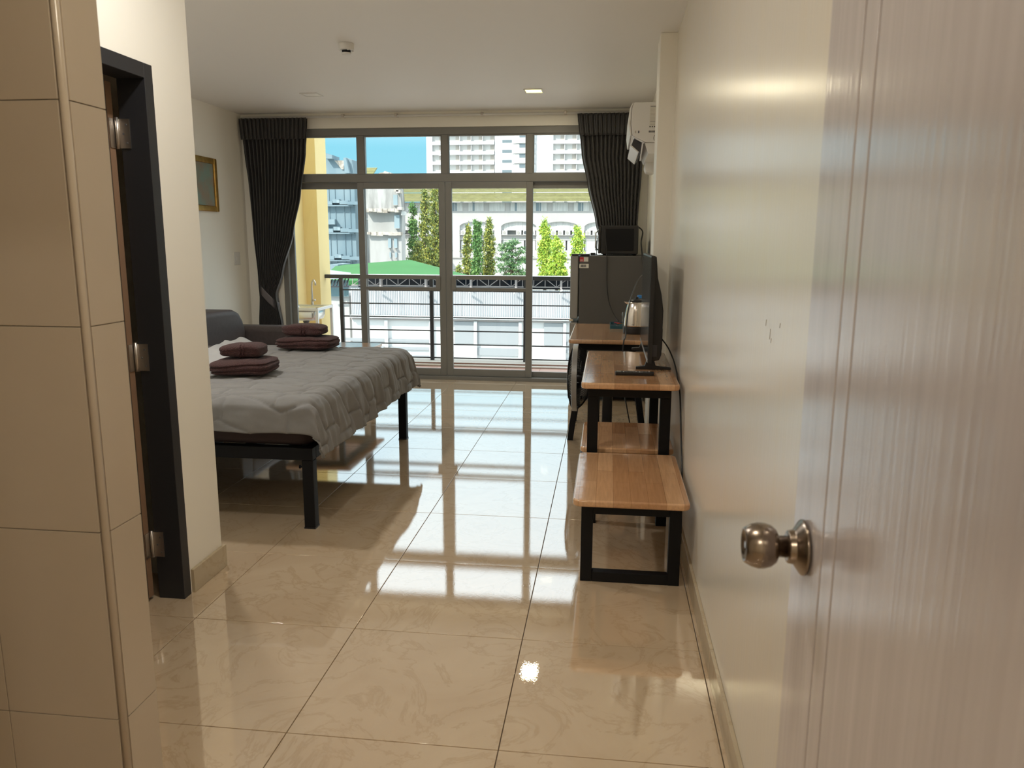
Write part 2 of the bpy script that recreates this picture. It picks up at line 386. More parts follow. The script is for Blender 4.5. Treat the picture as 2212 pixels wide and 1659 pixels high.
# walls around the entrance and the corridor behind the camera
wb = MB().box((-0.958 - 2.6, -0.14, 0), (-0.70, -0.04, ZC)).box((0.29, -0.14, 0), (XR + 0.14, -0.04, ZC)).box((-0.70, -0.14, 2.06), (0.29, -0.04, ZC))
struct(wb.build('wall_back', 'paint'), 'cream wall around the entrance doorway')
wc = MB().box((XL, -2.2, 0), (XR + 0.14, -2.1, ZC)).box((XR, -2.1, 0), (XR + 0.14, -0.14, ZC)).box((XL - 0.1, -2.1, 0), (XL, 1.33, ZC))
struct(wc.build('wall_corridor', 'paint'), 'cream corridor walls outside the entrance')
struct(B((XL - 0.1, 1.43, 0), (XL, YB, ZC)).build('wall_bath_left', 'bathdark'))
struct(B((XL, 1.44, -0.006), (-1.64, 2.82, -0.002)).build('floor_bathroom', 'bathdark'), 'dark brown bathroom floor')
# skirting
bb = root_struct('baseboard_bathroom', (XB, 2.8, 0), 'beige tile skirting on the bathroom wall')
B((XB, 2.672, 0), (XB + 0.014, YB + 0.014, 0.095)).build('skirting_tile', 'skirt', bb, bevel=0.002)
br_ = root_struct('baseboard_right', (XR, 2.0, 0), 'beige tile skirting along the right wall')
for k in range(9):
    ya = 0.02 + 0.6 * k - 0.1; yb_ = min(ya + 0.5985, 4.82)
    if ya < 4.8: B((XR - 0.012, ya, 0), (XR, yb_, 0.095)).build('skirting_tile', 'skirt', br_, bevel=0.002)
bl = root_struct('baseboard_left', (XL, 5, 0), 'beige tile skirting along the left wall')
for k in range(8):
    ya = 2.93 + 0.6 * k; yb_ = min(ya + 0.5985, 7.43)
    if ya < 7.4: B((XL, ya, 0), (XL + 0.012, yb_, 0.095)).build('skirting_tile', 'skirt', bl, bevel=0.002)

# ------------------------------------------------------------------ lamps
def downlight(x, y, lit, label, tint=(1.0, 0.98, 0.95)):
    t = thing('ceiling_light', label, 'ceiling light', (x, y, ZC))
    s = 0.075
    mb = MB()
    for a, b in (((-s, -s), (s, -s + 0.012)), ((-s, s - 0.012), (s, s)), ((-s, -s + 0.012), (-s + 0.012, s - 0.012)), ((s - 0.012, -s + 0.012), (s, s - 0.012))):
        mb.box((x + a[0], y + a[1], ZC - 0.007), (x + b[0], y + b[1], ZC - 0.0005))
    mb.build('trim_ring', 'white', t)
    B((x - s + 0.012, y - s + 0.012, ZC - 0.004), (x + s - 0.012, y + s - 0.012, ZC - 0.0005)).build('diffuser', 'lampon' if lit else 'lampoff', t)
    if lit:
        l = bpy.data.lights.new('lamp_light', 'AREA'); l.shape = 'SQUARE'; l.size = 0.12; l.energy = lit; l.color = tint
        o = bpy.data.objects.new('lamp_light', l); COL.objects.link(o); o.parent = t; o.location = (0, 0, -0.012)
    return t
downlight(-2.47, 6.49, 0, 'square ceiling downlight, switched off, above the sofa')
downlight(-0.63, 6.50, 3.2, 'square ceiling downlight glowing yellow by the window', (1.0, 0.9, 0.66))
downlight(-0.35, 0.95, 2.8, 'square ceiling downlight glowing over the entrance', (1.0, 0.88, 0.72))
downlight(-0.30, -1.10, 6.0, 'square ceiling downlight added unseen in the corridor as fill light', (1.0, 0.88, 0.72))  # unseen corridor lamp, added as fill from behind the camera
downlight(-1.0, 2.25, 5.5, 'square ceiling downlight added unseen by the bathroom door as fill light')  # unseen lamp added to lift the dim middle of the room
downlight(-2.34, 3.93, 11.0, 'square ceiling downlight added unseen above the bed as fill light')  # unseen lamp added to brighten the bed end and left wall
t = thing('smoke_detector', 'round white smoke detector on the ceiling', 'smoke detector', (-1.625, 4.88, ZC))
MB().lathe([(0.001, ZC - 0.001), (0.048, ZC - 0.001), (0.048, ZC - 0.034), (0.044, ZC - 0.04), (0.001, ZC - 0.04)], (-1.625, 4.88, 0)).build('base', 'white', t, smooth=True, bevel=0.001)
MB().lathe([(0.001, ZC - 0.0402), (0.027, ZC - 0.0402), (0.026, ZC - 0.054), (0.001, ZC - 0.054)], (-1.625, 4.88, 0)).build('sensor_grille', 'black', t)
MB().lathe([(0.001, ZC - 0.0542), (0.030, ZC - 0.0542), (0.028, ZC - 0.062), (0.001, ZC - 0.064)], (-1.625, 4.88, 0)).build('sensor_cap', 'white', t, smooth=True)
for a in (0.4, 2.2, 3.9, 5.3):
    MB().lathe([(0.001, ZC - 0.0395), (0.006, ZC - 0.0395), (0.005, ZC - 0.044), (0.001, ZC - 0.045)], (-1.625 + 0.039 * math.cos(a), 4.88 + 0.039 * math.sin(a), 0), n=10).build('screw_boss', 'white', t, smooth=True)

# ------------------------------------------------------------------ balcony window
wn = root_struct('window_1', (-1.55, 7.48, 0), 'grey aluminium sliding balcony window with four bays and top lights')
X0, X1 = -3.20, 0.085
MU = [-2.378, -1.560, -0.756]
def wb_(name, a, b, mtl='alu', par=wn, bv=0.003): return B(a, b).build(name, mtl, par, bevel=bv)
wb_('frame_head', (X0, 7.455, 2.330), (X1, 7.555, 2.395))
wb_('frame_jamb', (X0, 7.455, 0.035), (X0 + 0.055, 7.555, 2.330)); wb_('frame_jamb', (X1 - 0.055, 7.455, 0.035), (X1, 7.555, 2.330))
wb_('frame_sill', (X0, 7.435, -0.02), (X1, 7.56, 0.034))
wb_('transom', (X0 + 0.055, 7.455, 1.900), (X1 - 0.055, 7.555, 1.972))
for k, mx_ in enumerate(MU):
    wb_('mullion', (mx_ - 0.031, 7.460, 1.972), (mx_ + 0.031, 7.55, 2.330))
ed = [X0 + 0.055] + MU + [X1 - 0.055]
for k in range(4):
    a = ed[k] + (0.031 if k else 0); b = ed[k + 1] - (0.031 if k < 3 else 0)
    B((a, 7.50, 1.972), (b, 7.506, 2.330)).build('pane', 'glass', wn)
    mb = MB().box((a, 7.47, 2.316), (b, 7.50, 2.330)).box((a, 7.47, 1.972), (b, 7.50, 1.980)).box((a, 7.47, 1.98), (a + 0.01, 7.50, 2.316)).box((b - 0.01, 7.47, 1.98), (b, 7.50, 2.316))
    mb.build('glazing_bead', 'alu', wn)
def sash(xa, xb, y, rail, stile, name, bottom=0.07):
    s = MB().box((xa, y, 0.036), (xa + stile, y + 0.03, 1.898)).box((xb - stile, y, 0.036), (xb, y + 0.03, 1.898))
    s.box((xa + stile, y, 1.838), (xb - stile, y + 0.03, 1.898)).box((xa + stile, y, 0.036), (xb - stile, y + 0.03, 0.036 + bottom))
    if rail:
        s.box((xa + stile, y, 0.982), (xb - stile, y + 0.03, 1.020)).box((xa + stile, y, 0.872), (xb - stile, y + 0.03, 0.905))
    o = s.build(name, 'alu', wn, bevel=0.002)
    gz = [(0.036 + bottom, 0.872), (0.905, 0.982), (1.02, 1.838)] if rail else [(0.036 + bottom, 1.838)]
    for g0, g1 in gz:
        B((xa + stile, y + 0.012, g0), (xb - stile, y + 0.018, g1)).build('pane', 'glass', o)
    return o
sL = sash(-2.422, -1.563, 7.462, True, 0.062, 'sliding_sash'); sR = sash(-1.560, -0.722, 7.462, True, 0.062, 'sliding_sash')
sash(X0 + 0.055, -2.36, 7.508, False, 0.05, 'fixed_sash', 0.05); sash(-0.79, X1 - 0.055, 7.508, False, 0.05, 'fixed_sash', 0.05)
for o, xx in ((sL, -1.66), (sR, -1.505)):
    B((xx, 7.444, 0.880), (xx + 0.045, 7.462, 1.012)).build('pull_handle', 'alu', o, bevel=0.004)

# curtain rail and curtains
t = thing('curtain_rail', 'slim white curtain rail under the ceiling', 'curtain rail', (-1.6, 7.38, 2.49))
MB().tube([(-3.52, 7.38, 2.492), (0.33, 7.38, 2.492)], 0.011, 8).build('rod', 'white', t, smooth=True)
MB().tube([(-3.52, 7.41, 2.503), (0.33, 7.41, 2.503)], 0.006, 6).build('rod', 'white', t, smooth=True)
for x in (-2.51, -2.0, -1.19, -0.425):
    MB().box((x - 0.012, 7.365, 2.486), (x + 0.012, 7.44, 2.512)).build('bracket', 'hinge', t, bevel=0.003)
def curtain(label, left, right, tie_z, npl, tieX, flip):
    t = thing('curtain', label, 'curtain', (tieX, 7.38, 0.02))
    zt, zb = 2.478, 0.03
    def width_dep(z):
        return interp(left, 2.5 - z), interp(right, 2.5 - z)
    def fn(u, v):
        z = lerp(zt, zb, v)
        a, b = width_dep(z)
        if flip and u < 0.14: uu = u
        x = lerp(a, b, u)
        # pleats: soft at the heading, deeper below, bunched near the tie
        w = (b - a); amp = 0.042 * min(1.0, 0.55 + 0.9 * v)
        if z > 2.30: amp *= 0.75
        ph = 2 * PI * npl * (u + 0.012 * math.sin(3 + 7 * u))
        y = 7.385 + amp * (0.75 * math.sin(ph) + 0.25 * math.sin(2 * ph + 0.6)) + 0.006 * math.sin(9 * u + 5 * v)
        pinch = math.exp(-((z - 2.285) / 0.02) ** 2)
        y = lerp(y, 7.385 + 0.012 * math.sin(ph), 0.55 * pinch)
        g = math.exp(-((z - tie_z) / 0.22) ** 2)
        y = 7.385 + (y - 7.385) * (1 + 0.25 * g)
        x += 0.35 * w / npl * math.cos(ph) * 0.35
        y = min(max(y, 7.335), 7.428)
        return (min(max(x, -3.538), 0.333), y, z)
    MB().grid(fn, npl * 16, 70).build('drape', 'curtain', t, smooth=True, solid=0.0015)
    # stitched pinch-pleat heading band
    def hd(u, v):
        z = lerp(2.484, 2.292, v); a, b = width_dep(z); ph = 2 * PI * npl * (u + 0.012 * math.sin(3 + 7 * u))
        x = lerp(a, b, u) + 0.30 * (b - a) / npl * 0.35 * math.cos(ph)
        return (min(max(x, -3.538), 0.333), 7.352 + 0.010 * math.sin(ph) + 0.006 * math.sin(2 * ph), z)
    MB().grid(hd, npl * 12, 8).build('pleated_heading', 'curtain', t, smooth=True, solid=0.0015)
    # tieback band
    a, b = width_dep(tie_z); c0 = (a + b) / 2; r = (b - a) / 2 + 0.012
    def tb(u, v):
        an = 2 * PI * u; zz = tie_z + 0.045 - 0.09 * v - (0.10 * (math.cos(an) * (1 if not flip else -1)))
        return (min(c0 + (r + 0.004 * math.sin(PI * v)) * math.cos(an), 0.332), 7.384 + 0.056 * math.sin(an), zz)
    MB().grid(tb, 40, 6).build('tieback', 'satin', t, smooth=True, solid=0.002)
    return t
curtain('charcoal pleated curtain tied back beside the sofa',
        [(0.0, -3.535), (0.33, -3.515), (0.63, -3.49), (1.07, -3.465), (1.52, -3.425), (1.70, -3.415), (1.98, -3.44), (2.5, -3.46)],
        [(0.0, -2.86), (0.33, -2.885), (0.72, -2.95), (1.07, -3.035), (1.47, -3.17), (1.68, -3.245), (1.98, -3.20), (2.5, -3.16)], 0.80, 17, -3.33, False)
curtain('charcoal pleated curtain tied back behind the microwave',
        [(0.0, -0.320), (0.36, -0.278), (0.64, -0.217), (0.97, -0.137), (1.4, 0.0), (1.68, 0.09), (1.98, 0.04), (2.5, 0.0)],
        [(0.0, 0.325), (0.1, 0.32), (0.45, 0.275), (1.0, 0.25), (1.45, 0.25), (1.68, 0.26), (2.5, 0.30)], 0.82, 15, 0.17, True)
# pale lining edge of the left curtain
# ------------------------------------------------------------------ entrance door
t = root_struct('door_1', (0.27, 0.05, 0), 'grey-brown wood laminate entrance door standing open')
XD = 0.243
def dslab(y0, y1, x=XD): return B((x, y0, 0.012), (x + 0.035, y1, 2.04))
dl = MB().box((XD, 0.853, 0.012), (XD + 0.036, 0.980, 2.04)).box((XD, 0.807, 0.012), (XD + 0.036, 0.849, 2.04)).box((XD, 0.06, 0.012), (XD + 0.036, 0.803, 2.04))
dl.build('door_slab', 'doorwood', t, bevel=0.0012)
MB().box((XD + 0.002, 0.8025, 0.012), (XD + 0.034, 0.8075, 2.04)).box((XD + 0.002, 0.8485, 0.012), (XD + 0.034, 0.8535, 2.04)).build('groove_strip', 'groove', t)
kc = (XD, 0.918, 1.000)
kn = MB().lathe([(0.001, -0.002), (0.0335, -0.002), (0.0335, -0.005), (0.031, -0.007), (0.021, -0.014), (0.0195, -0.021), (0.016, -0.0225), (0.001, -0.0225)], kc, 'x', 48).build('rose', 'knob', t, smooth=True, bevel=0.0008)
kk = MB().lathe([(0.0130, -0.0215), (0.0130, -0.0315), (0.0150, -0.0325), (0.0205, -0.035), (0.0252, -0.041), (0.0275, -0.049), (0.0275, -0.056), (0.0252, -0.064), (0.0225, -0.069), (0.0205, -0.072), (0.0185, -0.072), (0.0165, -0.069), (0.001, -0.068)], kc, 'x', 48).build('door_knob', 'knob', t, smooth=True)
MB().lathe([(0.001, -0.0682), (0.0045, -0.0682), (0.0045, -0.0705), (0.001, -0.0705)], kc, 'x', 20).build('lock_button', 'knob', kk)
# ------------------------------------------------------------------ bathroom door
t = root_struct('door_2', (XB - 0.05, 2.2, 0), 'black bathroom door frame with the dark door swung inwards')
fr = MB().box((XB - 0.1, 2.612, 0), (XB + 0.004, 2.662, 1.947)).box((XB - 0.1, 1.80, 0), (XB + 0.004, 1.85, 1.947)).box((XB - 0.1, 1.85, 1.897), (XB + 0.004, 2.612, 1.947))
fr.build('door_frame', 'jamb', t, bevel=0.002)
dd = B((-2.46, 2.572, 0.012), (-1.704, 2.607, 1.885)).build('door_leaf', 'darkdoor', t, bevel=0.001)
B((-1.7038, 2.574, 0.014), (-1.7025, 2.605, 1.884)).build('door_edge', 'rawwood', dd)
B((-1.80, 2.5675, 0.03), (-1.765, 2.5718, 1.87)).build('panel_moulding', 'rawwood', dd)
B((-2.40, 2.5675, 0.03), (-2.365, 2.5718, 1.87)).build('panel_moulding', 'rawwood', dd)
for z in (1.665, 0.885, 0.168):
    h = MB().tube([(-1.692, 2.606, z), (-1.692, 2.606, z + 0.105)], 0.006, 10).build('hinge', 'hinge', t, smooth=True)
    B((-1.688, 2.6085, z + 0.002), (-1.648, 2.6115, z + 0.1)).build('hinge_leaf', 'hinge', h)
    B((-1.7022, 2.575, z + 0.002), (-1.6995, 2.604, z + 0.1)).build('hinge_leaf', 'hinge', h)
    for q in range(3):
        MB().lathe([(0.001, 2.6075), (0.0035, 2.6075), (0.0035, 2.6083), (0.001, 2.6083)], (-1.66 - 0.012 * (q % 2), 0, z + 0.02 + 0.03 * q), 'y', 8).build('screw', 'pvc', h)

# ------------------------------------------------------------------ bed
BX1, BY0, BY1, BZ = -1.355, 3.385, 5.14, 0.618
t = thing('bed', 'black steel bed frame with tall square legs and a maroon mattress', 'bed', (-2.3, 4.26, 0))
fm = MB().box((-3.40, BY0 - 0.005, 0.338), (BX1, BY0 + 0.045, 0.398)).box((-3.40, BY1 - 0.045, 0.338), (BX1, BY1 + 0.005, 0.398))
fm.box((BX1 - 0.05, BY0 + 0.045, 0.338), (BX1, BY1 - 0.045, 0.398)).box((-3.40, BY0 + 0.045, 0.338), (-3.35, BY1 - 0.045, 0.398))
fm.build('bed_frame', 'black', t, bevel=0.003)
for k in range(9):
    x = -3.25 + 0.22 * k
    B((x, BY0 + 0.046, 0.372), (x + 0.06, BY1 - 0.046, 0.396)).build('bed_slat', 'black', t)
for (x, y) in ((BX1 - 0.055, BY0 - 0.002), (BX1 - 0.055, BY1 - 0.052), (-3.40, BY0 - 0.002), (-3.40, BY1 - 0.052)):
    lg = B((x, y, 0.0), (x + 0.054, y + 0.054, 0.337)).build('leg', 'black', t, bevel=0.004)
    B((x - 0.001, y - 0.001, 0.0), (x + 0.055, y + 0.055, 0.008)).build('foot_cap', 'blackplastic', lg)
MB().lathe([(0.001, -0.02), (0.009, -0.02), (0.009, -0.014), (0.004, -0.013), (0.004, 0.0), (0.001, 0.0)], (BX1 - 0.055, BY0 + 0.02, 0.30), 'x', 12).build('bolt', 'black', t, smooth=True)
def superquad(a, b, c, e1, e2, nu=48, nv=24, fn=None):
    mb = MB()
    def sp(w, e): return math.copysign(abs(w) ** e, w)
    def f(u, v):
        th = -PI + 2 * PI * u; ph = -PI / 2 + PI * v
        p = Vector((a * sp(math.cos(ph), e1) * sp(math.cos(th), e2), b * sp(math.cos(ph), e1) * sp(math.sin(th), e2), c * sp(math.sin(ph), e1)))
        return tuple(fn(p)) if fn else tuple(p)
    return mb.grid(f, nu, nv)
ms = MB()
ms.prism(rrect(-3.385, BY0 + 0.015, BX1 - 0.015, BY1 - 0.015, 0.07, 6), 0.400, 0.598)
mo_ = ms.build('mattress', 'mattress', t, bevel=0.03, seg=3)
MB().prism(rrect(-3.37, BY0 + 0.03, BX1 - 0.03, BY1 - 0.03, 0.07, 6), 0.5985, 0.604).build('sheet', 'sheet', mo_)
# quilt: drapes over the bed edges, stitched puffs, folded back at the head end
def seam(s, y):
    """0..1 puff height of the quilting at bed coordinates"""
    P1 = 0.165
    tri = abs((((s + 0.10) / 0.62) % 1.0) * 2 - 1)
    k = (y + 0.14 * tri + 0.012 * math.sin(9 * s)) / P1
    d1 = abs(k - round(k)) * P1
    par = int(round(k)) % 2
    m_ = (s + 0.10 + 0.03 * (1 if int(math.floor(k)) % 2 else -1)) / 0.31
    d2 = abs(m_ - round(m_)) * 0.31
    k3 = (y - 0.55 * s + 0.05) / 0.46
    d3 = abs(k3 - round(k3)) * 0.40 + (0.0 if s < -0.02 else 1.0)
    f = lambda d: 1 - math.exp(-(d / 0.008))
    return f(d1) * (0.30 + 0.65 * f(d2)) * (0.45 + 0.55 * f(d3))
def over(d, r=0.05):
    """arc-length d past the edge -> (outward, down)"""
    if d <= 0: return d, 0.0
    L = r * PI / 2
    if d < L: return r * math.sin(d / r), r * (1 - math.cos(d / r))
    return r + 0.16 * (d - L), r + (d - L) * 0.985
def quilt_left(y): return interp([(3.2, -2.9), (4.0, -2.55), (4.3, -2.44), (5.0, -2.56), (5.5, -2.60)], y)
def qf(u, v):
    y = lerp(BY0 - 0.15, BY1 + 0.26, v)
    xl = quilt_left(y); x = lerp(xl, BX1 + 0.25, u)
    rx, ry0, ry1 = BX1 - 0.035, BY0 + 0.03, BY1 - 0.03
    a_ = x - rx; b0 = ry0 - y; b1 = y - ry1
    p1 = max(0.0, a_ / 0.27); p2 = max(0.0, b0 / 0.165, b1 / 0.29)
    if p1 > 0 and p2 > 0:
        e_ = 4.5 if b0 > 0 else 2.6; k_ = max(p1, p2) / (p1 ** e_ + p2 ** e_) ** (1 / e_); x = rx + a_ * k_
        y = ry0 - b0 * k_ if b0 > 0 else ry1 + b1 * k_
    ox, dx = over(x - rx); oy0, dy0 = over(ry0 - y); oy1, dy1 = over(y - ry1)
    dy = max(dy0, dy1)
    drop = (dx ** 2 + dy ** 2) ** 0.5
    X = rx + ox; Y = ry0 - oy0 if y < (ry0 + ry1) / 2 else ry1 + oy1
    if dx > 0.03 and dy > 0.03:      # corner: cloth swings outwards as a cone
        k = min(dx, dy); X += 0.15 * k; Y += (-0.12 if y < 4.2 else 0.12) * k
    fold = 0.030 * min(1.0, dx / 0.12) * (noise.noise((y * 6.5, x * 1.5, 7.0)) + 0.35 * noise.noise((y * 17, x * 2, 2.0)))
    foldy = 0.010 * min(1.0, dy / 0.1) * math.sin(x * 15 + 2.0 * math.sin(x * 3))
    h = 0.0155 * seam(x - rx, y)
    h += 0.006 * noise.noise((x * 5, y * 7, 0.3)) + 0.005 * noise.noise((x * 10, y * 26, 1.3))
    Z = BZ - drop + (h if drop < 0.02 else 0.6 * h)
    X += fold + h * 1.2 * min(1.0, dx / 0.05); Y += (-foldy - (h if y < ry0 else 0)) if dy0 > 0.02 else 0
    if drop < 0.01: Z = max(Z, 0.606)
    return (X, Y, Z)
qt = thing('quilt', 'grey stitched quilt draped over the bed with its head end folded back', 'quilt', (-2.0, 4.26, BZ))
MB().grid(qf, 230, 280).build('cover', 'quilt', qt, smooth=True, solid=0.006)
def ff(u, v):      # rolled-back fold along the head edge
    y = lerp(4.05, BY1 + 0.02, v); xl = quilt_left(y)
    wdt = 0.30 * math.sin(PI * min(1, 0.12 + 0.75 * v)) + 0.02
    an = lerp(-0.5 * PI, 0.5 * PI, min(u * 2.2, 1))
    if u < 0.4545: x, z = xl - 0.028 * math.cos(an), BZ + 0.028 + 0.028 * math.sin(an) * (0.9 + 0.3 * math.sin(7 * y))
    else:
        k = (u - 0.4545) / 0.5455; x = xl + wdt * k; z = BZ + 0.056 - 0.036 * k ** 1.5 + 0.008 * math.sin(22 * y + 6 * k) * (1 - 0.3 * k)
    return (x + 0.012 * math.sin(11 * y), y, z + 0.012 * noise.noise((x * 9, y * 9, 4)))
MB().grid(ff, 36, 60).build('turned_back_edge', 'quilt_back', qt, smooth=True, solid=0.005)

# towels
def towel(cx, cy, z, a, b, c, rot, layers, label, group, band, fold):
    o = thing('towel', label, 'towel', (cx, cy, z), group)
    o.rotation_euler = (0, 0, rot)
    def fn(p):
        k = 0.0
        for q in range(1, layers):
            zz = -c + 2 * c * q / layers
            k += math.exp(-((p.z - zz - 0.004 * math.sin(14 * p.x)) / (0.10 * c)) ** 2)
        open_side = 1.0 if p.y < 0 or p.x < -0.5 * a else 0.45
        s = 1 - 0.085 * k * open_side
        r = p.copy(); r.x *= s; r.y *= s
        r += Vector((noise.noise(p * 16 + Vector((cx, 0, 0))), noise.noise(p * 16 + Vector((3, 1, 0))), noise.noise(p * 13 + Vector((0, cy, 5))) * 0.8)) * 0.006
        r.z += c * (0.10 * math.sin(2.2 * p.x / a + 0.6)) if p.z > 0 else 0
        r.z = max(r.z, -c) + c
        return r
    superquad(a, b, c, 0.55, 0.42, 120, 44, fn).build('terry_cloth', 'towel', o, smooth=True, local=True)
    if band:
        for dx in (0.10, 0.26):
            pts = []
            for q in range(41):
                ph = -0.5 * PI + PI * q / 40
                pts.append((a * dx + 0.004 * math.sin(q), -(b + 0.0015) * abs(math.cos(ph)) ** 0.55 * 0.985, c + (c + 0.003) * math.copysign(abs(math.sin(ph)) ** 0.55, math.sin(ph))))
            pts = [p for p in pts if 0.004 < p[2] < 2 * c * 0.985]
            MB().tube(pts, 0.0028, 6).build('woven_stripe', 'towelband', o, smooth=True, local=True)
    if fold:
        def fl_(u, v):
            x = lerp(-0.85 * a, 0.35 * a, u); w = 0.55 * b * (1 - abs(2 * u - 1))
            return (x, lerp(-w - 0.3 * b, 0.7 * b, v), 2 * c + 0.004 + 0.008 * math.sin(PI * v) + 0.1 * c * math.sin(2.2 * x / a + 0.6))
        MB().grid(fl_, 16, 10).build('folded_flap', 'towel', o, smooth=True, solid=0.006, local=True)
    return o
TZ = BZ + 0.023
g1 = 'bath towels folded on the bed'
towel(-1.955, 3.98, TZ, 0.165, 0.15, 0.042, 0.12, 3, 'large folded maroon bath towel on the quilt closer to the bathroom wall', g1, False, False)
towel(-1.965, 4.00, TZ + 0.089, 0.115, 0.085, 0.036, 0.06, 2, 'small maroon hand towel on the bath towel closer to the bathroom wall', g1, True, False)
towel(-1.985, 4.97, TZ, 0.20, 0.125, 0.042, -0.06, 3, 'large folded maroon bath towel on the quilt closer to the sofa arm', g1, False, False)
towel(-2.005, 4.97, TZ + 0.089, 0.145, 0.085, 0.037, -0.10, 2, 'small maroon hand towel on the bath towel closer to the sofa arm', g1, True, False)

# ------------------------------------------------------------------ sofa, coffee table
t = thing('sofa', 'dark brown leatherette sofa against the left wall', 'sofa', (-3.05, 6.0, 0))
bp_ = [(5.38, 0.30), (6.60, 0.30), (6.60, 0.50), (6.585, 0.58), (6.55, 0.66), (6.49, 0.725), (6.40, 0.757), (6.2, 0.768), (5.9, 0.775), (5.6, 0.757), (5.52, 0.725), (5.45, 0.66), (5.40, 0.58), (5.38, 0.50)]
MB().prism(bp_, -3.52, -3.20, 'x').build('backrest', 'leather', t, bevel=0.05, seg=4, angle=0.9)
for ya, yb_ in ((6.605, 6.80), (5.18, 5.375)):
    MB().prism(rrect(ya, 0.08, yb_, 0.592, 0.05, 4), -3.50, -2.615, 'x').build('armrest', 'leather', t, bevel=0.03, seg=3, angle=0.9)
B((-3.20, 5.38, 0.28), (-2.63, 6.60, 0.435)).build('seat_cushion', 'leather', t, bevel=0.035, seg=3)
B((-3.50, 5.38, 0.08), (-2.66, 6.60, 0.278)).build('base', 'leather', t, bevel=0.01)
for x in (-3.44, -2.72):
    for y in (5.24, 6.70): MB().lathe([(0.02, 0), (0.026, 0.08)], (x, y, 0), n=12).build('leg', 'black', t)
t = thing('coffee_table', 'low wooden coffee table with a glossy top in front of the sofa', 'table', (-2.23, 6.2, 0))
MB().prism(rrect(-2.53, 5.72, -1.985, 6.71, 0.03), 0.425, 0.45).build('tabletop', 'wood2', t, bevel=0.006)
MB().box((-2.47, 5.78, 0.385), (-2.05, 5.82, 0.424)).box((-2.47, 6.61, 0.385), (-2.05, 6.65, 0.424)).box((-2.47, 5.82, 0.385), (-2.43, 6.61, 0.424)).box((-2.09, 5.82, 0.385), (-2.05, 6.61, 0.424)).build('apron', 'black', t, bevel=0.002)
for x in (-2.47, -2.09):
    for y in (5.78, 6.61): B((x, y, 0), (x + 0.04, y + 0.04, 0.3845)).build('leg', 'black', t, bevel=0.002)

# ------------------------------------------------------------------ benches, tv table, desk
t = thing('bench', 'long low wooden bench with a black leg frame running under the television table', 'bench', (0.11, 3.58, 0))
for y0, y1 in ((2.905, 3.615), (3.70, 4.26)):
    MB().prism(rrect(-0.116, y0, 0.337, y1, 0.03), 0.338, 0.366).build('seat_board', 'wood', t, bevel=0.008, seg=3)
for ya in (2.975, 4.15):
    f_ = MB().box((-0.083, ya, 0.0), (-0.036, ya + 0.04, 0.337)).box((0.265, ya, 0.0), (0.312, ya + 0.04, 0.337))
    f_.box((-0.036, ya, 0.287), (0.265, ya + 0.04, 0.337)).box((-0.036, ya, 0.0), (0.265, ya + 0.04, 0.042))
    f_.build('leg_frame', 'black', t, bevel=0.002)
for xa in (-0.02, 0.22): B((xa, 3.0155, 0.30), (xa + 0.025, 4.1495, 0.3375)).build('support_rail', 'black', t)
TT = 0.716
t = thing('tv_table', 'wooden table with black square legs carrying the television', 'table', (0.11, 4.08, 0))
MB().prism(rrect(-0.112, 3.535, 0.338, 4.60, 0.03), TT - 0.03, TT).build('tabletop', 'wood', t, bevel=0.009, seg=3)
for ya in (3.64, 4.50):
    MB().box((-0.082, ya, TT - 0.085), (0.308, ya + 0.045, TT - 0.031)).build('cross_bar', 'black', t, bevel=0.002)
    for xa in (-0.082, 0.258): B((xa, ya, 0), (xa + 0.05, ya + 0.045, TT - 0.0855)).build('leg', 'black', t, bevel=0.002)
for xa in (-0.082, 0.283): B((xa, 3.686, TT - 0.07), (xa + 0.025, 4.499, TT - 0.031)).build('side_rail', 'black', t)
DT = 0.73
t = thing('desk', 'wooden desk with splayed black legs in front of the refrigerator', 'desk', (0.04, 5.5, 0))
MB().prism(rrect(-0.246, 5.0, 0.258, 5.11, 0.02)[0:0] + rrect(-0.246, 5.0, 0.258, 6.0, 0.03), DT - 0.028, DT).build('tabletop', 'wood2', t, bevel=0.009, seg=3)
MB().box((-0.19, 5.06, DT - 0.075), (0.235, 5.10, DT - 0.0285)).box((-0.19, 5.90, DT - 0.075), (0.235, 5.94, DT - 0.0285)).box((-0.19, 5.10, DT - 0.07), (-0.16, 5.90, DT - 0.0285)).box((0.205, 5.10, DT - 0.07), (0.235, 5.90, DT - 0.0285)).build('apron', 'black', t, bevel=0.002)
for y in (5.24, 5.82):
    for sx, xt, xf in ((-1, -0.145, -0.235), (1, 0.165, 0.270)):
        MB().beam((xt, y, DT - 0.03), (xf, y, 0.0), 0.04, 0.028, (0, 1, 0)).build('leg', 'black', t, bevel=0.002)
    B((-0.20, y - 0.012, DT - 0.06), (0.22, y + 0.012, DT - 0.03)).build('leg_rail', 'black', t)

# television
t = thing('television', 'black flat television seen from its edge on the wooden table', 'television', (0.22, 4.31, TT))
tvp = [(0.208, 0.765), (0.226, 0.765), (0.262, 0.772), (0.272, 0.80), (0.274, 1.02), (0.262, 1.10), (0.242, 1.18), (0.232, 1.285), (0.208, 1.285)]
TY0, TY1 = 3.85, 4.755
MB().prism(tvp, TY0 + 0.05, TY1 - 0.05, 'y').build('rear_housing', 'blackplastic', t, bevel=0.006)
B((0.203, TY0, 0.765), (0.224, TY1, 1.287)).build('bezel', 'blackplastic', t, bevel=0.003)
B((0.2018, TY0 + 0.008, 0.785), (0.2032, TY1 - 0.008, 1.279)).build('screen', 'blackgloss', t)
B((0.2005, TY0 + 0.004, 0.7665), (0.2034, TY1 - 0.004, 0.782)).build('trim_strip', 'fridgedoor', t)
B((0.2265, TY0 + 0.2, 0.80), (0.285, TY0 + 0.42, 0.92)).build('rear_box', 'blackplastic', t, bevel=0.008)
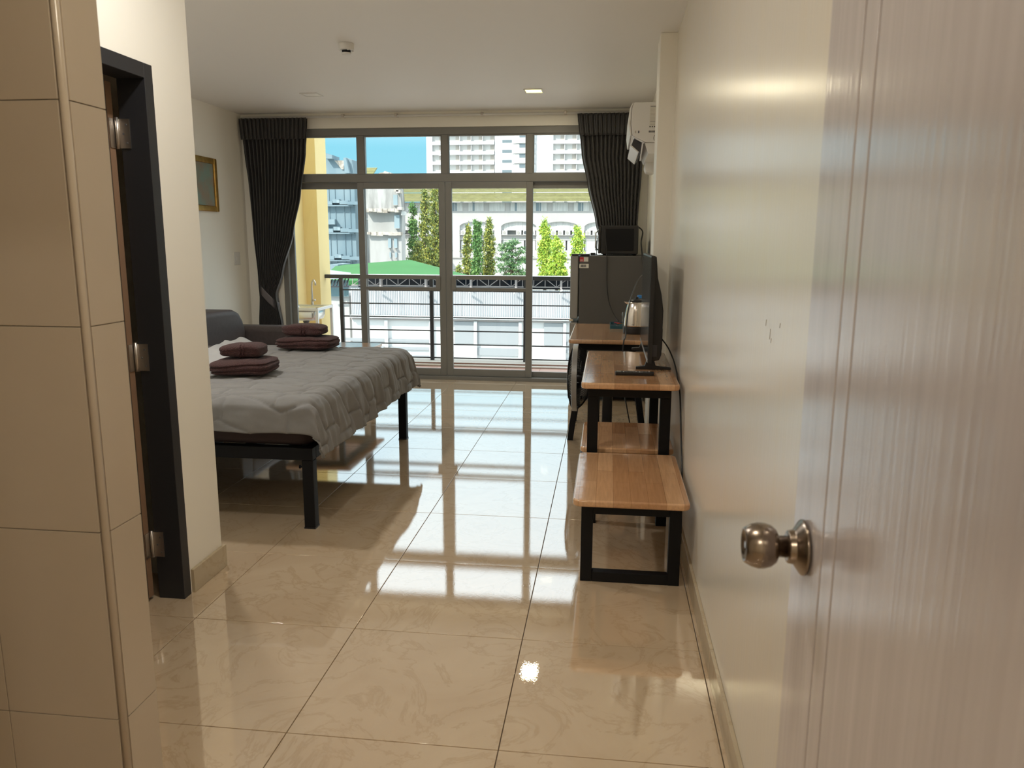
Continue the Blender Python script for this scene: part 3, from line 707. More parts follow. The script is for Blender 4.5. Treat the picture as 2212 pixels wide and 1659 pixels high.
B((0.222, TY0 + 0.0485, 0.79), (0.250, TY0 + 0.0502, 0.85)).build('rating_label', 'ink', t)
for y in (3.955, 4.66):
    MB().prism([(0.150, TT), (0.326, TT), (0.326, TT + 0.01), (0.250, TT + 0.018), (0.24, 0.768), (0.205, 0.768), (0.195, TT + 0.018), (0.150, TT + 0.012)], y, y + 0.028, 'y').build('foot', 'blackplastic', t, bevel=0.002)
t = thing('remote_control', 'slim black remote control lying across the television table', 'remote control', (0.14, 3.78, TT))
MB().prism(rrect(0.045, 3.758, 0.232, 3.797, 0.008), TT, TT + 0.017).build('body', 'blackplastic', t, bevel=0.003)
for i in range(9):
    for j in range(3):
        MB().lathe([(0.001, TT + 0.0172), (0.0036, TT + 0.0172), (0.003, TT + 0.0192), (0.001, TT + 0.0194)], (0.085 + 0.0155 * i, 3.767 + 0.0105 * j, 0), n=8).build('button', 'white' if (i + j) % 5 == 0 else 'pvc', t)
B((0.052, 3.765, TT + 0.0172), (0.073, 3.79, TT + 0.0185)).build('button_pad', 'hinge', t)

# floor fan
t = thing('pedestal_fan', 'black and chrome pedestal fan turned side-on beside the television table', 'fan', (0.02, 4.84, 0))
fc = Vector((-0.135, 4.84, 0.51)); R_ = 0.205
MB().lathe([(R_, fc.x - 0.072), (R_ + 0.008, fc.x - 0.07), (R_ + 0.009, fc.x - 0.038), (R_, fc.x - 0.036), (R_ - 0.004, fc.x - 0.038), (R_ - 0.004, fc.x - 0.07)], (0, fc.y, fc.z), 'x', 64)
rim = MB(); n_ = 72
def rimf(u, v):
    a = 2 * PI * u; pr = [(R_ - 0.004, -0.072), (R_ + 0.006, -0.070), (R_ + 0.007, -0.040), (R_ - 0.004, -0.038), (R_ - 0.004, -0.072)]
    k = min(int(v * 4 + 1e-6), 4); r, h = pr[k]
    return (fc.x + h, fc.y + r * math.cos(a), fc.z + r * math.sin(a))
rim.grid(rimf, n_, 4).build('guard_ring', 'fridgedoor', t, smooth=False)
def grille(sgn, x_edge, depth, n):
    mb = MB()
    for k in range(n):
        a = 2 * PI * k / n; pts = []
        for q in range(7):
            w = q / 6; r = lerp(0.05, R_ - 0.002, w); h = x_edge + sgn * depth * math.cos(w * PI / 2) ** 0.8 if w < 1 else x_edge
            pts.append((fc.x + h, fc.y + r * math.cos(a), fc.z + r * math.sin(a)))
        mb.tube(pts, 0.0016, 4, cap=False)
    for rr, hh in ((0.05, depth * 0.99), (0.13, depth * 0.8)):
        mb.tube([(fc.x + x_edge + sgn * hh, fc.y + rr * math.cos(2 * PI * j / 40), fc.z + rr * math.sin(2 * PI * j / 40)) for j in range(40)], 0.002, 5, closed=True)
    return mb
grille(-1, -0.068, 0.035, 60).build('front_grille', 'black', t)
grille(1, -0.042, 0.085, 72).build('rear_grille', 'black', t)
MB().lathe([(0.001, -0.107), (0.045, -0.107), (0.05, -0.102), (0.001, -0.1)], (fc.x, fc.y, fc.z), 'x', 32).build('badge_cap', 'fridgedoor', t, smooth=True)
for k in range(3):
    a0 = 2 * PI * k / 3
    def bf(u, v):
        r = lerp(0.035, R_ - 0.025, u); a = a0 + (v - 0.5) * (0.95 + 0.25 * math.sin(PI * u))
        return (fc.x - 0.045 + 0.045 * (v - 0.5), fc.y + r * math.cos(a), fc.z + r * math.sin(a))
    MB().grid(bf, 10, 8).build('blade', 'blackplastic', t, smooth=True, solid=0.002)
MB().lathe([(0.001, -0.06), (0.03, -0.06), (0.034, -0.02), (0.034, 0.0), (0.055, 0.045), (0.062, 0.06), (0.06, 0.11), (0.045, 0.145), (0.001, 0.15)], (fc.x, fc.y, fc.z), 'x', 28).build('motor_housing', 'blackplastic', t, smooth=True)
B((-0.018, 4.81, 0.04), (0.045, 4.87, 0.455)).build('column', 'blackplastic', t, bevel=0.008)
MB().prism(rrect(-0.15, 4.69, 0.19, 4.985, 0.06), 0.0, 0.035).build('base', 'blackplastic', t, bevel=0.008)
B((-0.05, 4.80, 0.455), (0.05, 4.88, 0.475)).build('tilt_joint', 'blackplastic', t, bevel=0.004)

# refrigerator, microwave
t = thing('refrigerator', 'grey two-door refrigerator beyond the desk with its doors facing the bed', 'refrigerator', (0.0, 6.88, 0))
B((-0.245, 6.60, 0.035), (0.31, 7.14, 1.235)).build('cabinet', 'fridge', t, bevel=0.012, seg=3)
d_ = B((-0.318, 6.605, 0.705), (-0.250, 7.135, 1.236)).build('freezer_door', 'fridgedoor', t, bevel=0.012, seg=3)
B((-0.322, 6.62, 0.682), (-0.29, 7.12, 0.70)).build('handle_strip', 'chrome', d_)
B((-0.318, 6.605, 0.045), (-0.250, 7.135, 0.675)).build('fridge_door', 'fridgedoor', t, bevel=0.012, seg=3)
B((-0.31, 6.595, 1.2365), (-0.16, 6.68, 1.247)).build('hinge_cover', 'blackplastic', t, bevel=0.003)
for x in (-0.22, 0.26):
    for y in (6.66, 7.08): MB().lathe([(0.02, 0), (0.02, 0.035)], (x, y, 0), n=12).build('foot', 'black', t)
s1 = B((-0.242, 6.5985, 1.185), (-0.170, 6.6005, 1.222)).build('energy_sticker', 'label', t)
B((-0.242, 6.5978, 1.186), (-0.208, 6.5984, 1.221)).build('red_panel', 'red', s1)
for k in range(2): B((-0.238, 6.5972, 1.192 + 0.006 * k), (-0.214, 6.5977, 1.1945 + 0.006 * k)).build('print_line', 'label', s1)
s2 = B((-0.244, 6.5985, 1.132), (-0.166, 6.6005, 1.167)).build('barcode_label', 'label', t)
x = -0.232
for k in range(16):
    wk = random.choice((0.0012, 0.002, 0.003)); B((x, 6.5978, 1.139), (x + wk, 6.5984, 1.160)).build('print_bar', 'ink', s2); x += wk + random.choice((0.001, 0.0018))
t = thing('microwave_oven', 'black microwave oven on top of the refrigerator, back panel showing', 'microwave', (0.08, 6.8, 1.236))
B((-0.068, 6.63, 1.247), (0.238, 7.03, 1.482)).build('casing', 'blackplastic', t, bevel=0.008)
B((-0.03, 6.622, 1.275), (0.20, 6.6295, 1.455)).build('rear_panel', 'black', t, bevel=0.006)
B((-0.092, 6.65, 1.252), (-0.069, 7.02, 1.478)).build('oven_door', 'blackgloss', t, bevel=0.003)
MB().tube([(-0.093, 6.70, 1.28), (-0.115, 6.70, 1.30), (-0.115, 6.70, 1.42), (-0.093, 6.70, 1.445)], 0.006, 8).build('handle', 'chrome', t, smooth=True)
for x in (-0.04, 0.21):
    for y in (6.68, 6.98): MB().lathe([(0.014, 1.236), (0.014, 1.2468)], (x, y, 0), n=10).build('foot', 'black', t)

# cords
def cord(label, pts, r=0.004, m='blackplastic', n=10):
    P_ = [Vector(p) for p in pts]; out = []
    for i in range(len(P_) - 1):
        p0, p1, p2, p3 = P_[max(i - 1, 0)], P_[i], P_[i + 1], P_[min(i + 2, len(P_) - 1)]
        for k in range(n):
            s = k / n
            out.append(0.5 * ((2 * p1) + (p2 - p0) * s + (2 * p0 - 5 * p1 + 4 * p2 - p3) * s * s + (3 * p1 - p0 - 3 * p2 + p3) * s ** 3))
    out.append(P_[-1])
    o = MB().tube(out, r, 6).build('power_cord', m, None, smooth=True)
    return tag(o, label, 'cord')
cord('black cord hanging down the side of the refrigerator to the desk', [(-0.045, 6.60, 1.46), (-0.028, 6.585, 1.35), (-0.015, 6.585, 1.2), (-0.01, 6.585, 1.0), (0.01, 6.55, 0.86), (0.05, 6.3, 0.78), (0.085, 6.06, 0.745)])
cord('thick black cord looping behind the microwave down to the kettle', [(0.246, 6.80, 1.47), (0.275, 6.72, 1.43), (0.262, 6.62, 1.34), (0.275, 6.57, 1.22), (0.29, 6.4, 1.08), (0.275, 6.1, 0.97), (0.272, 5.8, 0.86), (0.268, 5.66, 0.742)], 0.006)
cord('thin black cord arching over the kettle and off the desk edge', [(0.30, 6.30, 1.10), (0.235, 5.98, 1.09), (0.17, 5.45, 1.01), (0.135, 5.2, 0.90), (0.125, 5.12, 0.80), (0.118, 5.04, 0.745), (0.110, 4.985, 0.737), (0.104, 4.968, 0.69), (0.10, 4.965, 0.60), (0.12, 5.0, 0.4), (0.18, 5.1, 0.1), (0.2, 5.14, 0.005)], 0.0045)
cord('black cord running along the right wall behind the television', [(0.30, 4.30, 0.83), (0.325, 4.12, 0.80), (0.346, 3.95, 0.74), (0.350, 3.7, 0.66), (0.350, 3.55, 0.5), (0.350, 3.4, 0.3), (0.345, 3.3, 0.05)], 0.004)
t = thing('cord_plug', 'black plug and short cord lying on top of the refrigerator', 'plug', (-0.115, 6.66, 1.236))
B((-0.155, 6.70, 1.2365), (-0.115, 6.725, 1.257)).build('plug_body', 'blackplastic', t, bevel=0.004)
MB().tube([(-0.115, 6.712, 1.247), (-0.10, 6.70, 1.241), (-0.105, 6.66, 1.243), (-0.102, 6.61, 1.28), (-0.10, 6.61, 1.33), (-0.098, 6.61, 1.38)], 0.003, 6).build('lead', 'blackplastic', t, smooth=True)
for y in (6.706, 6.719): B((-0.168, y - 0.002, 1.245), (-0.155, y + 0.002, 1.249)).build('pin', 'chrome', t)

# kettle, bottle, glasses, tray
kx, ky = 0.198, 5.42
t = thing('kettle', 'stainless steel electric kettle with black base on the desk', 'kettle', (kx, ky, DT))
MB().lathe([(0.001, DT), (0.086, DT), (0.088, DT + 0.012), (0.088, DT + 0.045), (0.085, DT + 0.048), (0.001, DT + 0.048)], (kx, ky, 0), n=48).build('base', 'blackplastic', t, smooth=True, bevel=0.002)
MB().lathe([(0.084, DT + 0.0485), (0.083, DT + 0.06), (0.080, DT + 0.11), (0.073, DT + 0.16), (0.062, DT + 0.205), (0.056, DT + 0.216), (0.001, DT + 0.2165)], (kx, ky, 0), n=56).build('steel_body', 'kettle', t, smooth=True)
MB().lathe([(0.001, DT + 0.217), (0.056, DT + 0.217), (0.052, DT + 0.226), (0.03, DT + 0.234), (0.012, DT + 0.236), (0.012, DT + 0.247), (0.001, DT + 0.25)], (kx, ky, 0), n=40).build('lid', 'blackplastic', t, smooth=True)
MB().tube([(kx + 0.05, ky + 0.035, DT + 0.215), (kx + 0.085, ky + 0.06, DT + 0.22), (kx + 0.108, ky + 0.075, DT + 0.18), (kx + 0.108, ky + 0.075, DT + 0.10), (kx + 0.082, ky + 0.055, DT + 0.06)], [0.012, 0.013, 0.012, 0.011, 0.01], 10).build('handle', 'blackplastic', t, smooth=True)
MB().hexa([(kx - 0.05, ky - 0.016, DT + 0.19), (kx - 0.078, ky - 0.006, DT + 0.208), (kx - 0.078, ky + 0.006, DT + 0.208), (kx - 0.05, ky + 0.016, DT + 0.19),
           (kx - 0.05, ky - 0.02, DT + 0.215), (kx - 0.088, ky - 0.008, DT + 0.217), (kx - 0.088, ky + 0.008, DT + 0.217), (kx - 0.05, ky + 0.02, DT + 0.215)]).build('spout', 'kettle', t, bevel=0.003)
for k, (dx_, w_) in enumerate(((-0.032, 0.005), (-0.024, 0.022), (0.03, 0.009), (0.042, 0.006))):
    a = math.asin(dx_ / 0.0835); B((kx + dx_, ky - 0.0832 * math.cos(a) - 0.0012, DT + 0.064), (kx + dx_ + w_, ky - 0.0832 * math.cos(a) + 0.0025, DT + 0.0675)).build('printed_mark', 'ink', t)
t = thing('water_bottle', 'clear plastic water bottle with a blue cap behind the kettle', 'bottle', (0.225, 5.64, DT))
MB().lathe([(0.001, DT), (0.03, DT), (0.032, DT + 0.01), (0.032, DT + 0.15), (0.028, DT + 0.17), (0.016, DT + 0.20), (0.013, DT + 0.21), (0.013, DT + 0.225), (0.001, DT + 0.225)], (0.225, 5.64, 0), n=24).build('body', 'clearglass', t, smooth=True)
MB().lathe([(0.001, DT + 0.2255), (0.0165, DT + 0.2255), (0.0165, DT + 0.246), (0.001, DT + 0.248)], (0.225, 5.64, 0), n=18).build('cap', 'blue', t, smooth=True, bevel=0.001)
def tumbler(x, y, label):
    t = MB().lathe([(0.001, DT), (0.026, DT), (0.033, DT + 0.125), (0.0315, DT + 0.125), (0.025, DT + 0.006), (0.001, DT + 0.006)], (x, y, 0), n=28).build('drinking_glass', 'clearglass', None, smooth=True)
    return tag(t, label, 'glass')
tumbler(0.135, 5.62, 'clear drinking glass on the desk behind the kettle')
t = thing('tray', 'small dark teal tray of sachets beside the kettle', 'tray', (0.075, 5.78, DT))
MB().prism(rrect(0.02, 5.66, 0.145 - 0.015, 5.55 + 0.40, 0.015), DT, DT + 0.006).build('bottom', 'tray', t)
for a, b in (((0.02, 5.66), (0.026, 5.95)), ((0.124, 5.745), (0.13, 5.95)), ((0.026, 5.66), (0.124, 5.666)), ((0.026, 5.944), (0.124, 5.95))):
    B((a[0], a[1], DT + 0.0062), (b[0], b[1], DT + 0.022)).build('rim', 'tray', t)
sach = [('label', 0.035, 5.70, 0.3), ('white', 0.06, 5.74, -0.4), ('ink', 0.05, 5.80, 0.8), ('gold', 0.075, 5.84, 0.2), ('red', 0.05, 5.88, -0.7)]
for k, (mm, x, y, r) in enumerate(sach):
    c_, s_ = math.cos(r), math.sin(r); pts = []
    for z in (DT + 0.007 + 0.0035 * k, DT + 0.010 + 0.0035 * k):
        for px, py in ((0, 0), (0.055, 0), (0.055, 0.02), (0, 0.02)): pts.append((max(0.028, min(0.122, x + px * c_ - py * s_)), y + px * s_ + py * c_, z))
    o = MB().hexa(pts).build('coffee_sachet', mm, None)
    tag(o, {'label': 'cream paper sachet lying in the teal tray', 'white': 'white paper sachet lying in the teal tray', 'red': 'red paper sachet lying in the teal tray', 'ink': 'dark foil sachet lying in the teal tray', 'gold': 'gold foil sachet lying in the teal tray'}[mm], 'sachet', 'sachets in the tray')

# air conditioner
t = thing('air_conditioner', 'white wall air conditioner seen from its end near the ceiling', 'air conditioner', (0.25, 5.7, 1.96))
ap = [(0.339, 2.235), (0.135, 2.235), (0.122, 2.20), (0.118, 2.10), (0.128, 2.03), (0.215, 1.985), (0.339, 1.985)]
AY0, AY1 = 5.30, 6.12
MB().prism(ap, AY0, AY1, 'y').build('body', 'acwhite', t, bevel=0.006)
MB().prism([(0.127, 2.232), (0.110, 2.20), (0.106, 2.10), (0.115, 2.03), (0.1255, 2.028), (0.1165, 2.10), (0.1205, 2.20), (0.134, 2.232)], AY0 - 0.001, AY1 + 0.001, 'y').build('front_panel', 'acwhite', t, bevel=0.002)
MB().prism([(0.210, 1.984), (0.338, 1.984), (0.338, 1.935), (0.30, 1.915), (0.235, 1.915)], AY0 + 0.012, AY1 - 0.012, 'y').build('lower_housing', 'acwhite', t, bevel=0.004)
MB().prism([(0.148, 2.020), (0.21, 1.986), (0.206, 1.978), (0.143, 2.012)], AY0 + 0.004, AY1 - 0.004, 'y').build('outlet_lip', 'wrap', t)
vp = MB().prism([(0.118, 1.965), (0.170, 1.922), (0.176, 1.927), (0.124, 1.971)], AY0 + 0.004, AY1 - 0.004, 'y').build('air_flap', 'acwhite', t, bevel=0.002)
MB().prism([(0.193, 1.984), (0.203, 1.988), (0.188, 1.870), (0.181, 1.870)], AY0 + 0.004, AY0 + 0.02, 'y').build('flap_bracket', 'wrap', t)
MB().prism([(0.125, 2.027), (0.140, 2.018), (0.124, 1.964), (0.115, 1.967)], AY0 + 0.002, AY0 + 0.015, 'y').build('flap_bracket', 'wrap', t)
MB().prism([(0.140, 2.010), (0.205, 1.976), (0.182, 1.928), (0.126, 1.968)], AY0 + 0.03, AY1 - 0.03, 'y').build('blower_slot', 'ink', t)
for k in range(7):
    y = AY0 + 0.06 + 0.11 * k
    MB().prism([(0.140, 2.000), (0.190, 1.974), (0.172, 1.934), (0.128, 1.966)], y, y + 0.003, 'y').build('louvre', 'pvc', t)
MB().prism([(0.339, 1.93), (0.25, 1.93), (0.235, 1.88), (0.25, 1.845), (0.30, 1.835), (0.339, 1.87)], 5.86, 6.04, 'y').build('pipe_cover', 'acwhite', t, bevel=0.01)
lb = B((0.236, AY0 - 0.0012, 2.075), (0.300, AY0 - 0.0002, 2.215)).build('rating_label', 'label', t)
for k in range(14):
    z = 2.205 - 0.0085 * k; B((0.240, AY0 - 0.0018, z), (0.240 + random.uniform(0.03, 0.054), AY0 - 0.0012, z + (0.004 if k == 0 else 0.0022))).build('print_line', 'ink' if k in (0, 11) else 'hinge', lb)
for k in range(4): MB().lathe([(0.001, AY0 - 0.0019), (0.0045, AY0 - 0.0019), (0.0045, AY0 - 0.0012), (0.001, AY0 - 0.0012)], (0.241 + 0.0145 * k, 0, 2.082), 'y', 8).build('print_symbol', 'ink', lb)
x = 0.234
for k in range(12):
    w_ = random.choice((0.0015, 0.003)); B((x, AY0 - 0.0012, 2.046), (x + w_, AY0 - 0.0003, 2.058)).build('barcode_bar', 'ink', t); x += w_ + 0.0016
for x_ in (0.146, 0.166): B((x_, AY0 - 0.0012, 2.022 + 0.02), (x_ + 0.008, AY0 - 0.0003, 2.038 + 0.02)).build('print_mark', 'hinge' if x_ < 0.15 else 'ink', t)
MB().tube([(0.292 + 0.026 * math.cos(a), AY0 - 0.0008, 2.012 + 0.024 * math.sin(a)) for a in [PI / 2 + PI * k / 14 for k in range(15)]], 0.0012, 5).build('knockout', 'ink', t)

# picture, wall switch
t = thing('framed_picture', 'gilt-framed picture hanging on the left wall', 'picture', (XL + 0.02, 6.5, 1.82))
PY0, PY1, PZ0, PZ1 = 6.18, 6.86, 1.60, 2.065
def fpart(y0, y1, z0, z1): return MB().prism([(y0, z0), (y1, z0), (y1, z1), (y0, z1)], XL + 0.002, XL + 0.03, 'x')
fpart(PY0, PY0 + 0.05, PZ0, PZ1).build('frame_side', 'gold', t, bevel=0.008); fpart(PY1 - 0.05, PY1, PZ0, PZ1).build('frame_side', 'gold', t, bevel=0.008)
fpart(PY0 + 0.05, PY1 - 0.05, PZ0, PZ0 + 0.05).build('frame_bar', 'gold', t, bevel=0.008); fpart(PY0 + 0.05, PY1 - 0.05, PZ1 - 0.05, PZ1).build('frame_bar', 'gold', t, bevel=0.008)
B((XL + 0.002, PY0 + 0.05, PZ0 + 0.05), (XL + 0.012, PY1 - 0.05, PZ1 - 0.05)).build('print', 'art', t)
B((XL + 0.016, PY0 + 0.05, PZ0 + 0.05), (XL + 0.019, PY1 - 0.05, PZ1 - 0.05)).build('glazing', 'clearglass', t)
t = thing('wall_switch', 'cream wall switch plate beside the left curtain', 'switch', (XL, 7.2, 1.17))
B((XL + 0.0005, 7.13, 1.115), (XL + 0.008, 7.25, 1.235)).build('plate', 'white', t, bevel=0.003)
B((XL + 0.008, 7.175, 1.155), (XL + 0.012, 7.205, 1.195)).build('rocker', 'white', t, bevel=0.001)

# ------------------------------------------------------------------ balcony
bf = struct(B((-3.6, 7.56, -0.3), (1.6, 9.25, -0.106)).build('floor_balcony', 'curb'), 'reddish tiled balcony floor')
for i in range(13):
    for j in range(4):
        xa = -3.55 + 0.4 * i; ya = 7.565 + 0.33 * j; yb_ = ya + 0.327
        B((xa, ya, -0.1065), (xa + 0.397, yb_, -0.1)).build('tile', 'balfloor', bf)
cb = thing('balcony_curb', 'low concrete curb under the balcony railing', 'curb', (-1, 9.0, -0.1))
B((-3.37, 8.905, -0.0995), (1.6, 9.25, -0.062)).build('curb_top', 'curb', cb)
B((-3.37, 8.896, -0.0995), (1.6, 8.9045, -0.064)).build('curb_face', 'curbface', cb)
tag(MB().tube([(-3.35, 8.85, -0.086), (1.6, 8.85, -0.086)], 0.013, 8).build('drain_pipe', 'white', None, smooth=True), 'thin white pipe along the balcony floor edge', 'pipe')
struct(B((-3.70, 7.58, -0.3), (-3.55, 9.25, 3.6)).build('wall_balcony', 'yellow'), 'yellow rendered side wall of the balcony')
struct(B((-3.55, 8.90, -0.3), (-3.375, 9.25, 3.6)).build('wall_balcony_pillar', 'yellow'), 'yellow rendered balcony pillar')
t = thing('balcony_railing', 'dark grey steel balcony railing with thin horizontal bars', 'railing', (-1.5, 9.08, -0.06))
B((-3.374, 9.05, 0.90), (1.6, 9.10, 0.945)).build('handrail', 'rail', t, bevel=0.003)
for x in (-3.18, -2.075, -0.955, 0.165, 1.28): B((x - 0.022, 9.057, -0.0615), (x + 0.022, 9.097, 0.8995)).build('post', 'rail', t, bevel=0.002)
for z in (0.765, 0.606, 0.449, 0.290, 0.128, -0.034): MB().tube([(-3.18, 9.077, z), (1.55, 9.077, z)], 0.0085, 6).build('bar', 'rail', t)
# balcony sink
t = thing('outdoor_sink', 'stainless steel sink on a white frame on the balcony', 'sink', (-3.33, 8.33, -0.1))
SX0, SX1, SY0, SY1, SZ = -3.545, -3.105, 8.085, 8.56, 0.625
mb = MB()
mb.box((SX0, SY0, SZ - 0.028), (SX1, SY0 + 0.03, SZ)).box((SX0, SY1 - 0.03, SZ - 0.028), (SX1, SY1, SZ)).box((SX0, SY0 + 0.03, SZ - 0.028), (SX0 + 0.03, SY1 - 0.03, SZ)).box((SX1 - 0.03, SY0 + 0.03, SZ - 0.028), (SX1, SY1 - 0.03, SZ))
mb.build('top_frame', 'alu_white', t, bevel=0.002)
for x in (SX0, SX1 - 0.03):
    for y in (SY0, SY1 - 0.03):
        l_ = B((x, y, -0.1), (x + 0.03, y + 0.03, SZ - 0.0285)).build('leg', 'alu_white', t, bevel=0.002)
        MB().lathe([(0.016, SZ + 0.0002), (0.013, SZ + 0.005), (0.001, SZ + 0.006)], (x + 0.015, y + 0.015, 0), n=12).build('corner_cap', 'pvc', l_)
B((SX0 + 0.002, SY0 + 0.002, SZ + 0.0002), (SX1 - 0.002, SY0 + 0.05, SZ + 0.004)).build('rim', 'steel', t); B((SX0 + 0.002, SY1 - 0.09, SZ + 0.0002), (SX1 - 0.002, SY1 - 0.002, SZ + 0.004)).build('rim', 'steel', t)
B((SX0 + 0.002, SY0 + 0.05, SZ + 0.0002), (SX0 + 0.04, SY1 - 0.09, SZ + 0.004)).build('rim', 'steel', t); B((SX1 - 0.045, SY0 + 0.05, SZ + 0.0002), (SX1 - 0.002, SY1 - 0.09, SZ + 0.004)).build('rim', 'steel', t)
bx0, bx1, by0, by1 = SX0 + 0.04, SX1 - 0.045, SY0 + 0.05, SY1 - 0.09
bs = MB(); ring = []
for z, ins in ((SZ, 0.0), (SZ - 0.10, 0.006), (SZ - 0.135, 0.02), (SZ - 0.145, 0.05)):
    ring.append([(x, y, z) for x, y in rrect(bx0 + ins, by0 + ins, bx1 - ins, by1 - ins, 0.05, 5)])
nn = len(ring[0]); vs = [p for r_ in ring for p in r_]; fs = [(i * nn + j, i * nn + (j + 1) % nn, (i + 1) * nn + (j + 1) % nn, (i + 1) * nn + j) for i in range(3) for j in range(nn)] + [tuple(3 * nn + j for j in range(nn))]
bs.add(vs, fs).build('basin', 'steel', t, smooth=True, solid=0.002)
dc = ((bx0 + bx1) / 2, (by0 + by1) / 2)
MB().lathe([(0.03, SZ - 0.147), (0.034, SZ - 0.15), (0.034, SZ - 0.175), (0.026, SZ - 0.18), (0.026, SZ - 0.23), (0.02, SZ - 0.235), (0.02, SZ - 0.33), (0.001, SZ - 0.33)], (dc[0], dc[1], 0), n=20).build('drain_trap', 'pvc', t, smooth=True)
MB().tube([(dc[0], dc[1], SZ - 0.33), (dc[0], dc[1], SZ - 0.42), (dc[0] - 0.06, dc[1] + 0.05, SZ - 0.5), (dc[0] - 0.08, dc[1] + 0.08, SZ - 0.7)], 0.018, 10).build('waste_pipe', 'pvc', t, smooth=True)
tp = (-3.33, SY1 - 0.05)
MB().tube([(tp[0], tp[1], SZ + 0.004), (tp[0], tp[1], SZ + 0.10), (tp[0], tp[1], SZ + 0.22), (tp[0] + 0.012, tp[1] - 0.012, SZ + 0.265), (tp[0] + 0.045, tp[1] - 0.05, SZ + 0.285), (tp[0] + 0.07, tp[1] - 0.075, SZ + 0.262), (tp[0] + 0.077, tp[1] - 0.082, SZ + 0.228)], [0.016, 0.012, 0.0095, 0.0095, 0.0095, 0.0095, 0.0105], 12).build('tap', 'hinge', t, smooth=True)
MB().tube([(tp[0] + 0.01, tp[1] - 0.01, SZ + 0.05), (tp[0] + 0.045, tp[1] - 0.02, SZ + 0.06)], 0.011, 10).build('tap_lever', 'hinge', t, smooth=True)
for y in (SY0, SY1 - 0.02): B((SX0 + 0.03, y, 0.16), (SX1 - 0.03, y + 0.02, 0.185)).build('shelf_rail', 'alu_white', t)
for k in range(7): B((SX0 + 0.045 + 0.055 * k, SY0 + 0.001, 0.1852), (SX0 + 0.075 + 0.055 * k, SY1 - 0.001, 0.193)).build('shelf_slat', 'alu_white', t)

# ------------------------------------------------------------------ outside
M['twhite'] = mat('white_tower_paint', (0.52, 0.525, 0.53), 0.8)
M['tinner'] = mat('balcony_back_paint', (0.66, 0.64, 0.61), 0.8)
M['tglass'] = mat('far_window_glass', (0.16, 0.20, 0.22), 0.25)
M['tcurt'] = mat('far_window_curtain', (0.50, 0.45, 0.40), 0.6)
M['hwhite'] = mat('hotel_white', (0.47, 0.465, 0.455), 0.85, col2=(0.43, 0.425, 0.415), nscale=0.4, world=True)
M['hcurt'] = mat('hotel_curtained_glass', (0.50, 0.51, 0.50), 0.4, col2=(0.66, 0.66, 0.64), nscale=3.0, stretch=(1.5, 1, 0.1), world=True)
M['hdark'] = mat('hotel_dark_glass', (0.20, 0.25, 0.28), 0.2)
M['hframe'] = mat('hotel_frame', (0.6, 0.6, 0.58), 0.6)
M['hledge'] = mat('hotel_ledge_grey', (0.35, 0.34, 0.32), 0.8)  # mid grey for ledges, string course and fan grilles
M['roof'] = mat('olive_roof_tile', (0.17, 0.165, 0.062), 0.85, col2=(0.225, 0.22, 0.088), nscale=1.2, world=True)
M['roofdark'] = mat('roof_seam', (0.20, 0.20, 0.10), 0.8)
M['bluewall'] = mat('faded_blue_render', (0.15, 0.225, 0.27), 0.9, col2=(0.22, 0.295, 0.335), nscale=0.5, stretch=(1, 1, 0.25), world=True, detail=8.0)
M['bluedark'] = mat('blue_recess', (0.26, 0.34, 0.38), 0.8)
M['greywall'] = mat('stained_grey_render', (0.13, 0.127, 0.124), 0.9, col2=(0.42, 0.415, 0.405), nscale=0.55, stretch=(1.3, 1.3, 0.28), world=True, detail=9.0, lo=0.36, hi=0.56)
M['whitewall'] = mat('weathered_white_render', (0.33, 0.325, 0.315), 0.9, col2=(0.46, 0.46, 0.455), nscale=0.5, stretch=(1, 1, 0.3), world=True, detail=8.0)
M['ruin'] = mat('broken_masonry', (0.30, 0.26, 0.22), 0.95, col2=(0.60, 0.57, 0.52), nscale=2.0, world=True)
M['opening'] = mat('dark_opening', (0.07, 0.08, 0.09), 0.7)
M['greenroof'] = mat('green_sheet_roof', (0.030, 0.145, 0.038), 0.95, col2=(0.037, 0.165, 0.046), nscale=0.3, world=True)
M['slate'] = mat('grey_roof_sheet', (0.30, 0.32, 0.36), 0.7)
M['corr'] = mat('corrugated_zinc', (0.42, 0.43, 0.45), 0.6, col2=(0.47, 0.48, 0.50), nscale=1.0, stretch=(3, 1, 0.3), world=True)
M['corrblue'] = mat('corrugated_blue', (0.28, 0.42, 0.46), 0.6)
M['shedshade'] = mat('painted_roof_shade', (0.03, 0.035, 0.05), 0.8)  # near-black colour standing in for the shade under the workshop roof
M['shedsteel'] = mat('painted_truss_steel', (0.34, 0.30, 0.29), 0.6)
M['shedwhite'] = mat('shed_white', (0.66, 0.66, 0.66), 0.7)
M['shedpanel'] = mat('shed_grey_panel', (0.30, 0.32, 0.34), 0.6)
M['drip'] = mat('pale_flashing', (0.70, 0.80, 0.82), 0.5)
M['ground'] = mat('concrete_ground', (0.42, 0.41, 0.39), 0.9, col2=(0.48, 0.47, 0.45), nscale=0.1, world=True)
M['trunk'] = mat('bark', (0.12, 0.09, 0.06), 0.9)
def leafmat(name, c1, c2, c3):
    m, t_, b_ = new_mat(name)
    g = N(t_, 'ShaderNodeNewGeometry'); r = N(t_, 'ShaderNodeValToRGB')
    r.color_ramp.elements[0].color = c4(c1); r.color_ramp.elements[1].color = c4(c3); e_ = r.color_ramp.elements.new(0.55); e_.color = c4(c2)
    t_.links.new(g.outputs['Random Per Island'], r.inputs[0]); t_.links.new(r.outputs[0], b_.inputs['Base Color'])
    b_.inputs['Roughness'].default_value = 0.5
    return m
M['leaf_olive'] = leafmat('olive_foliage', (0.07, 0.13, 0.03), (0.20, 0.25, 0.05), (0.45, 0.42, 0.06))
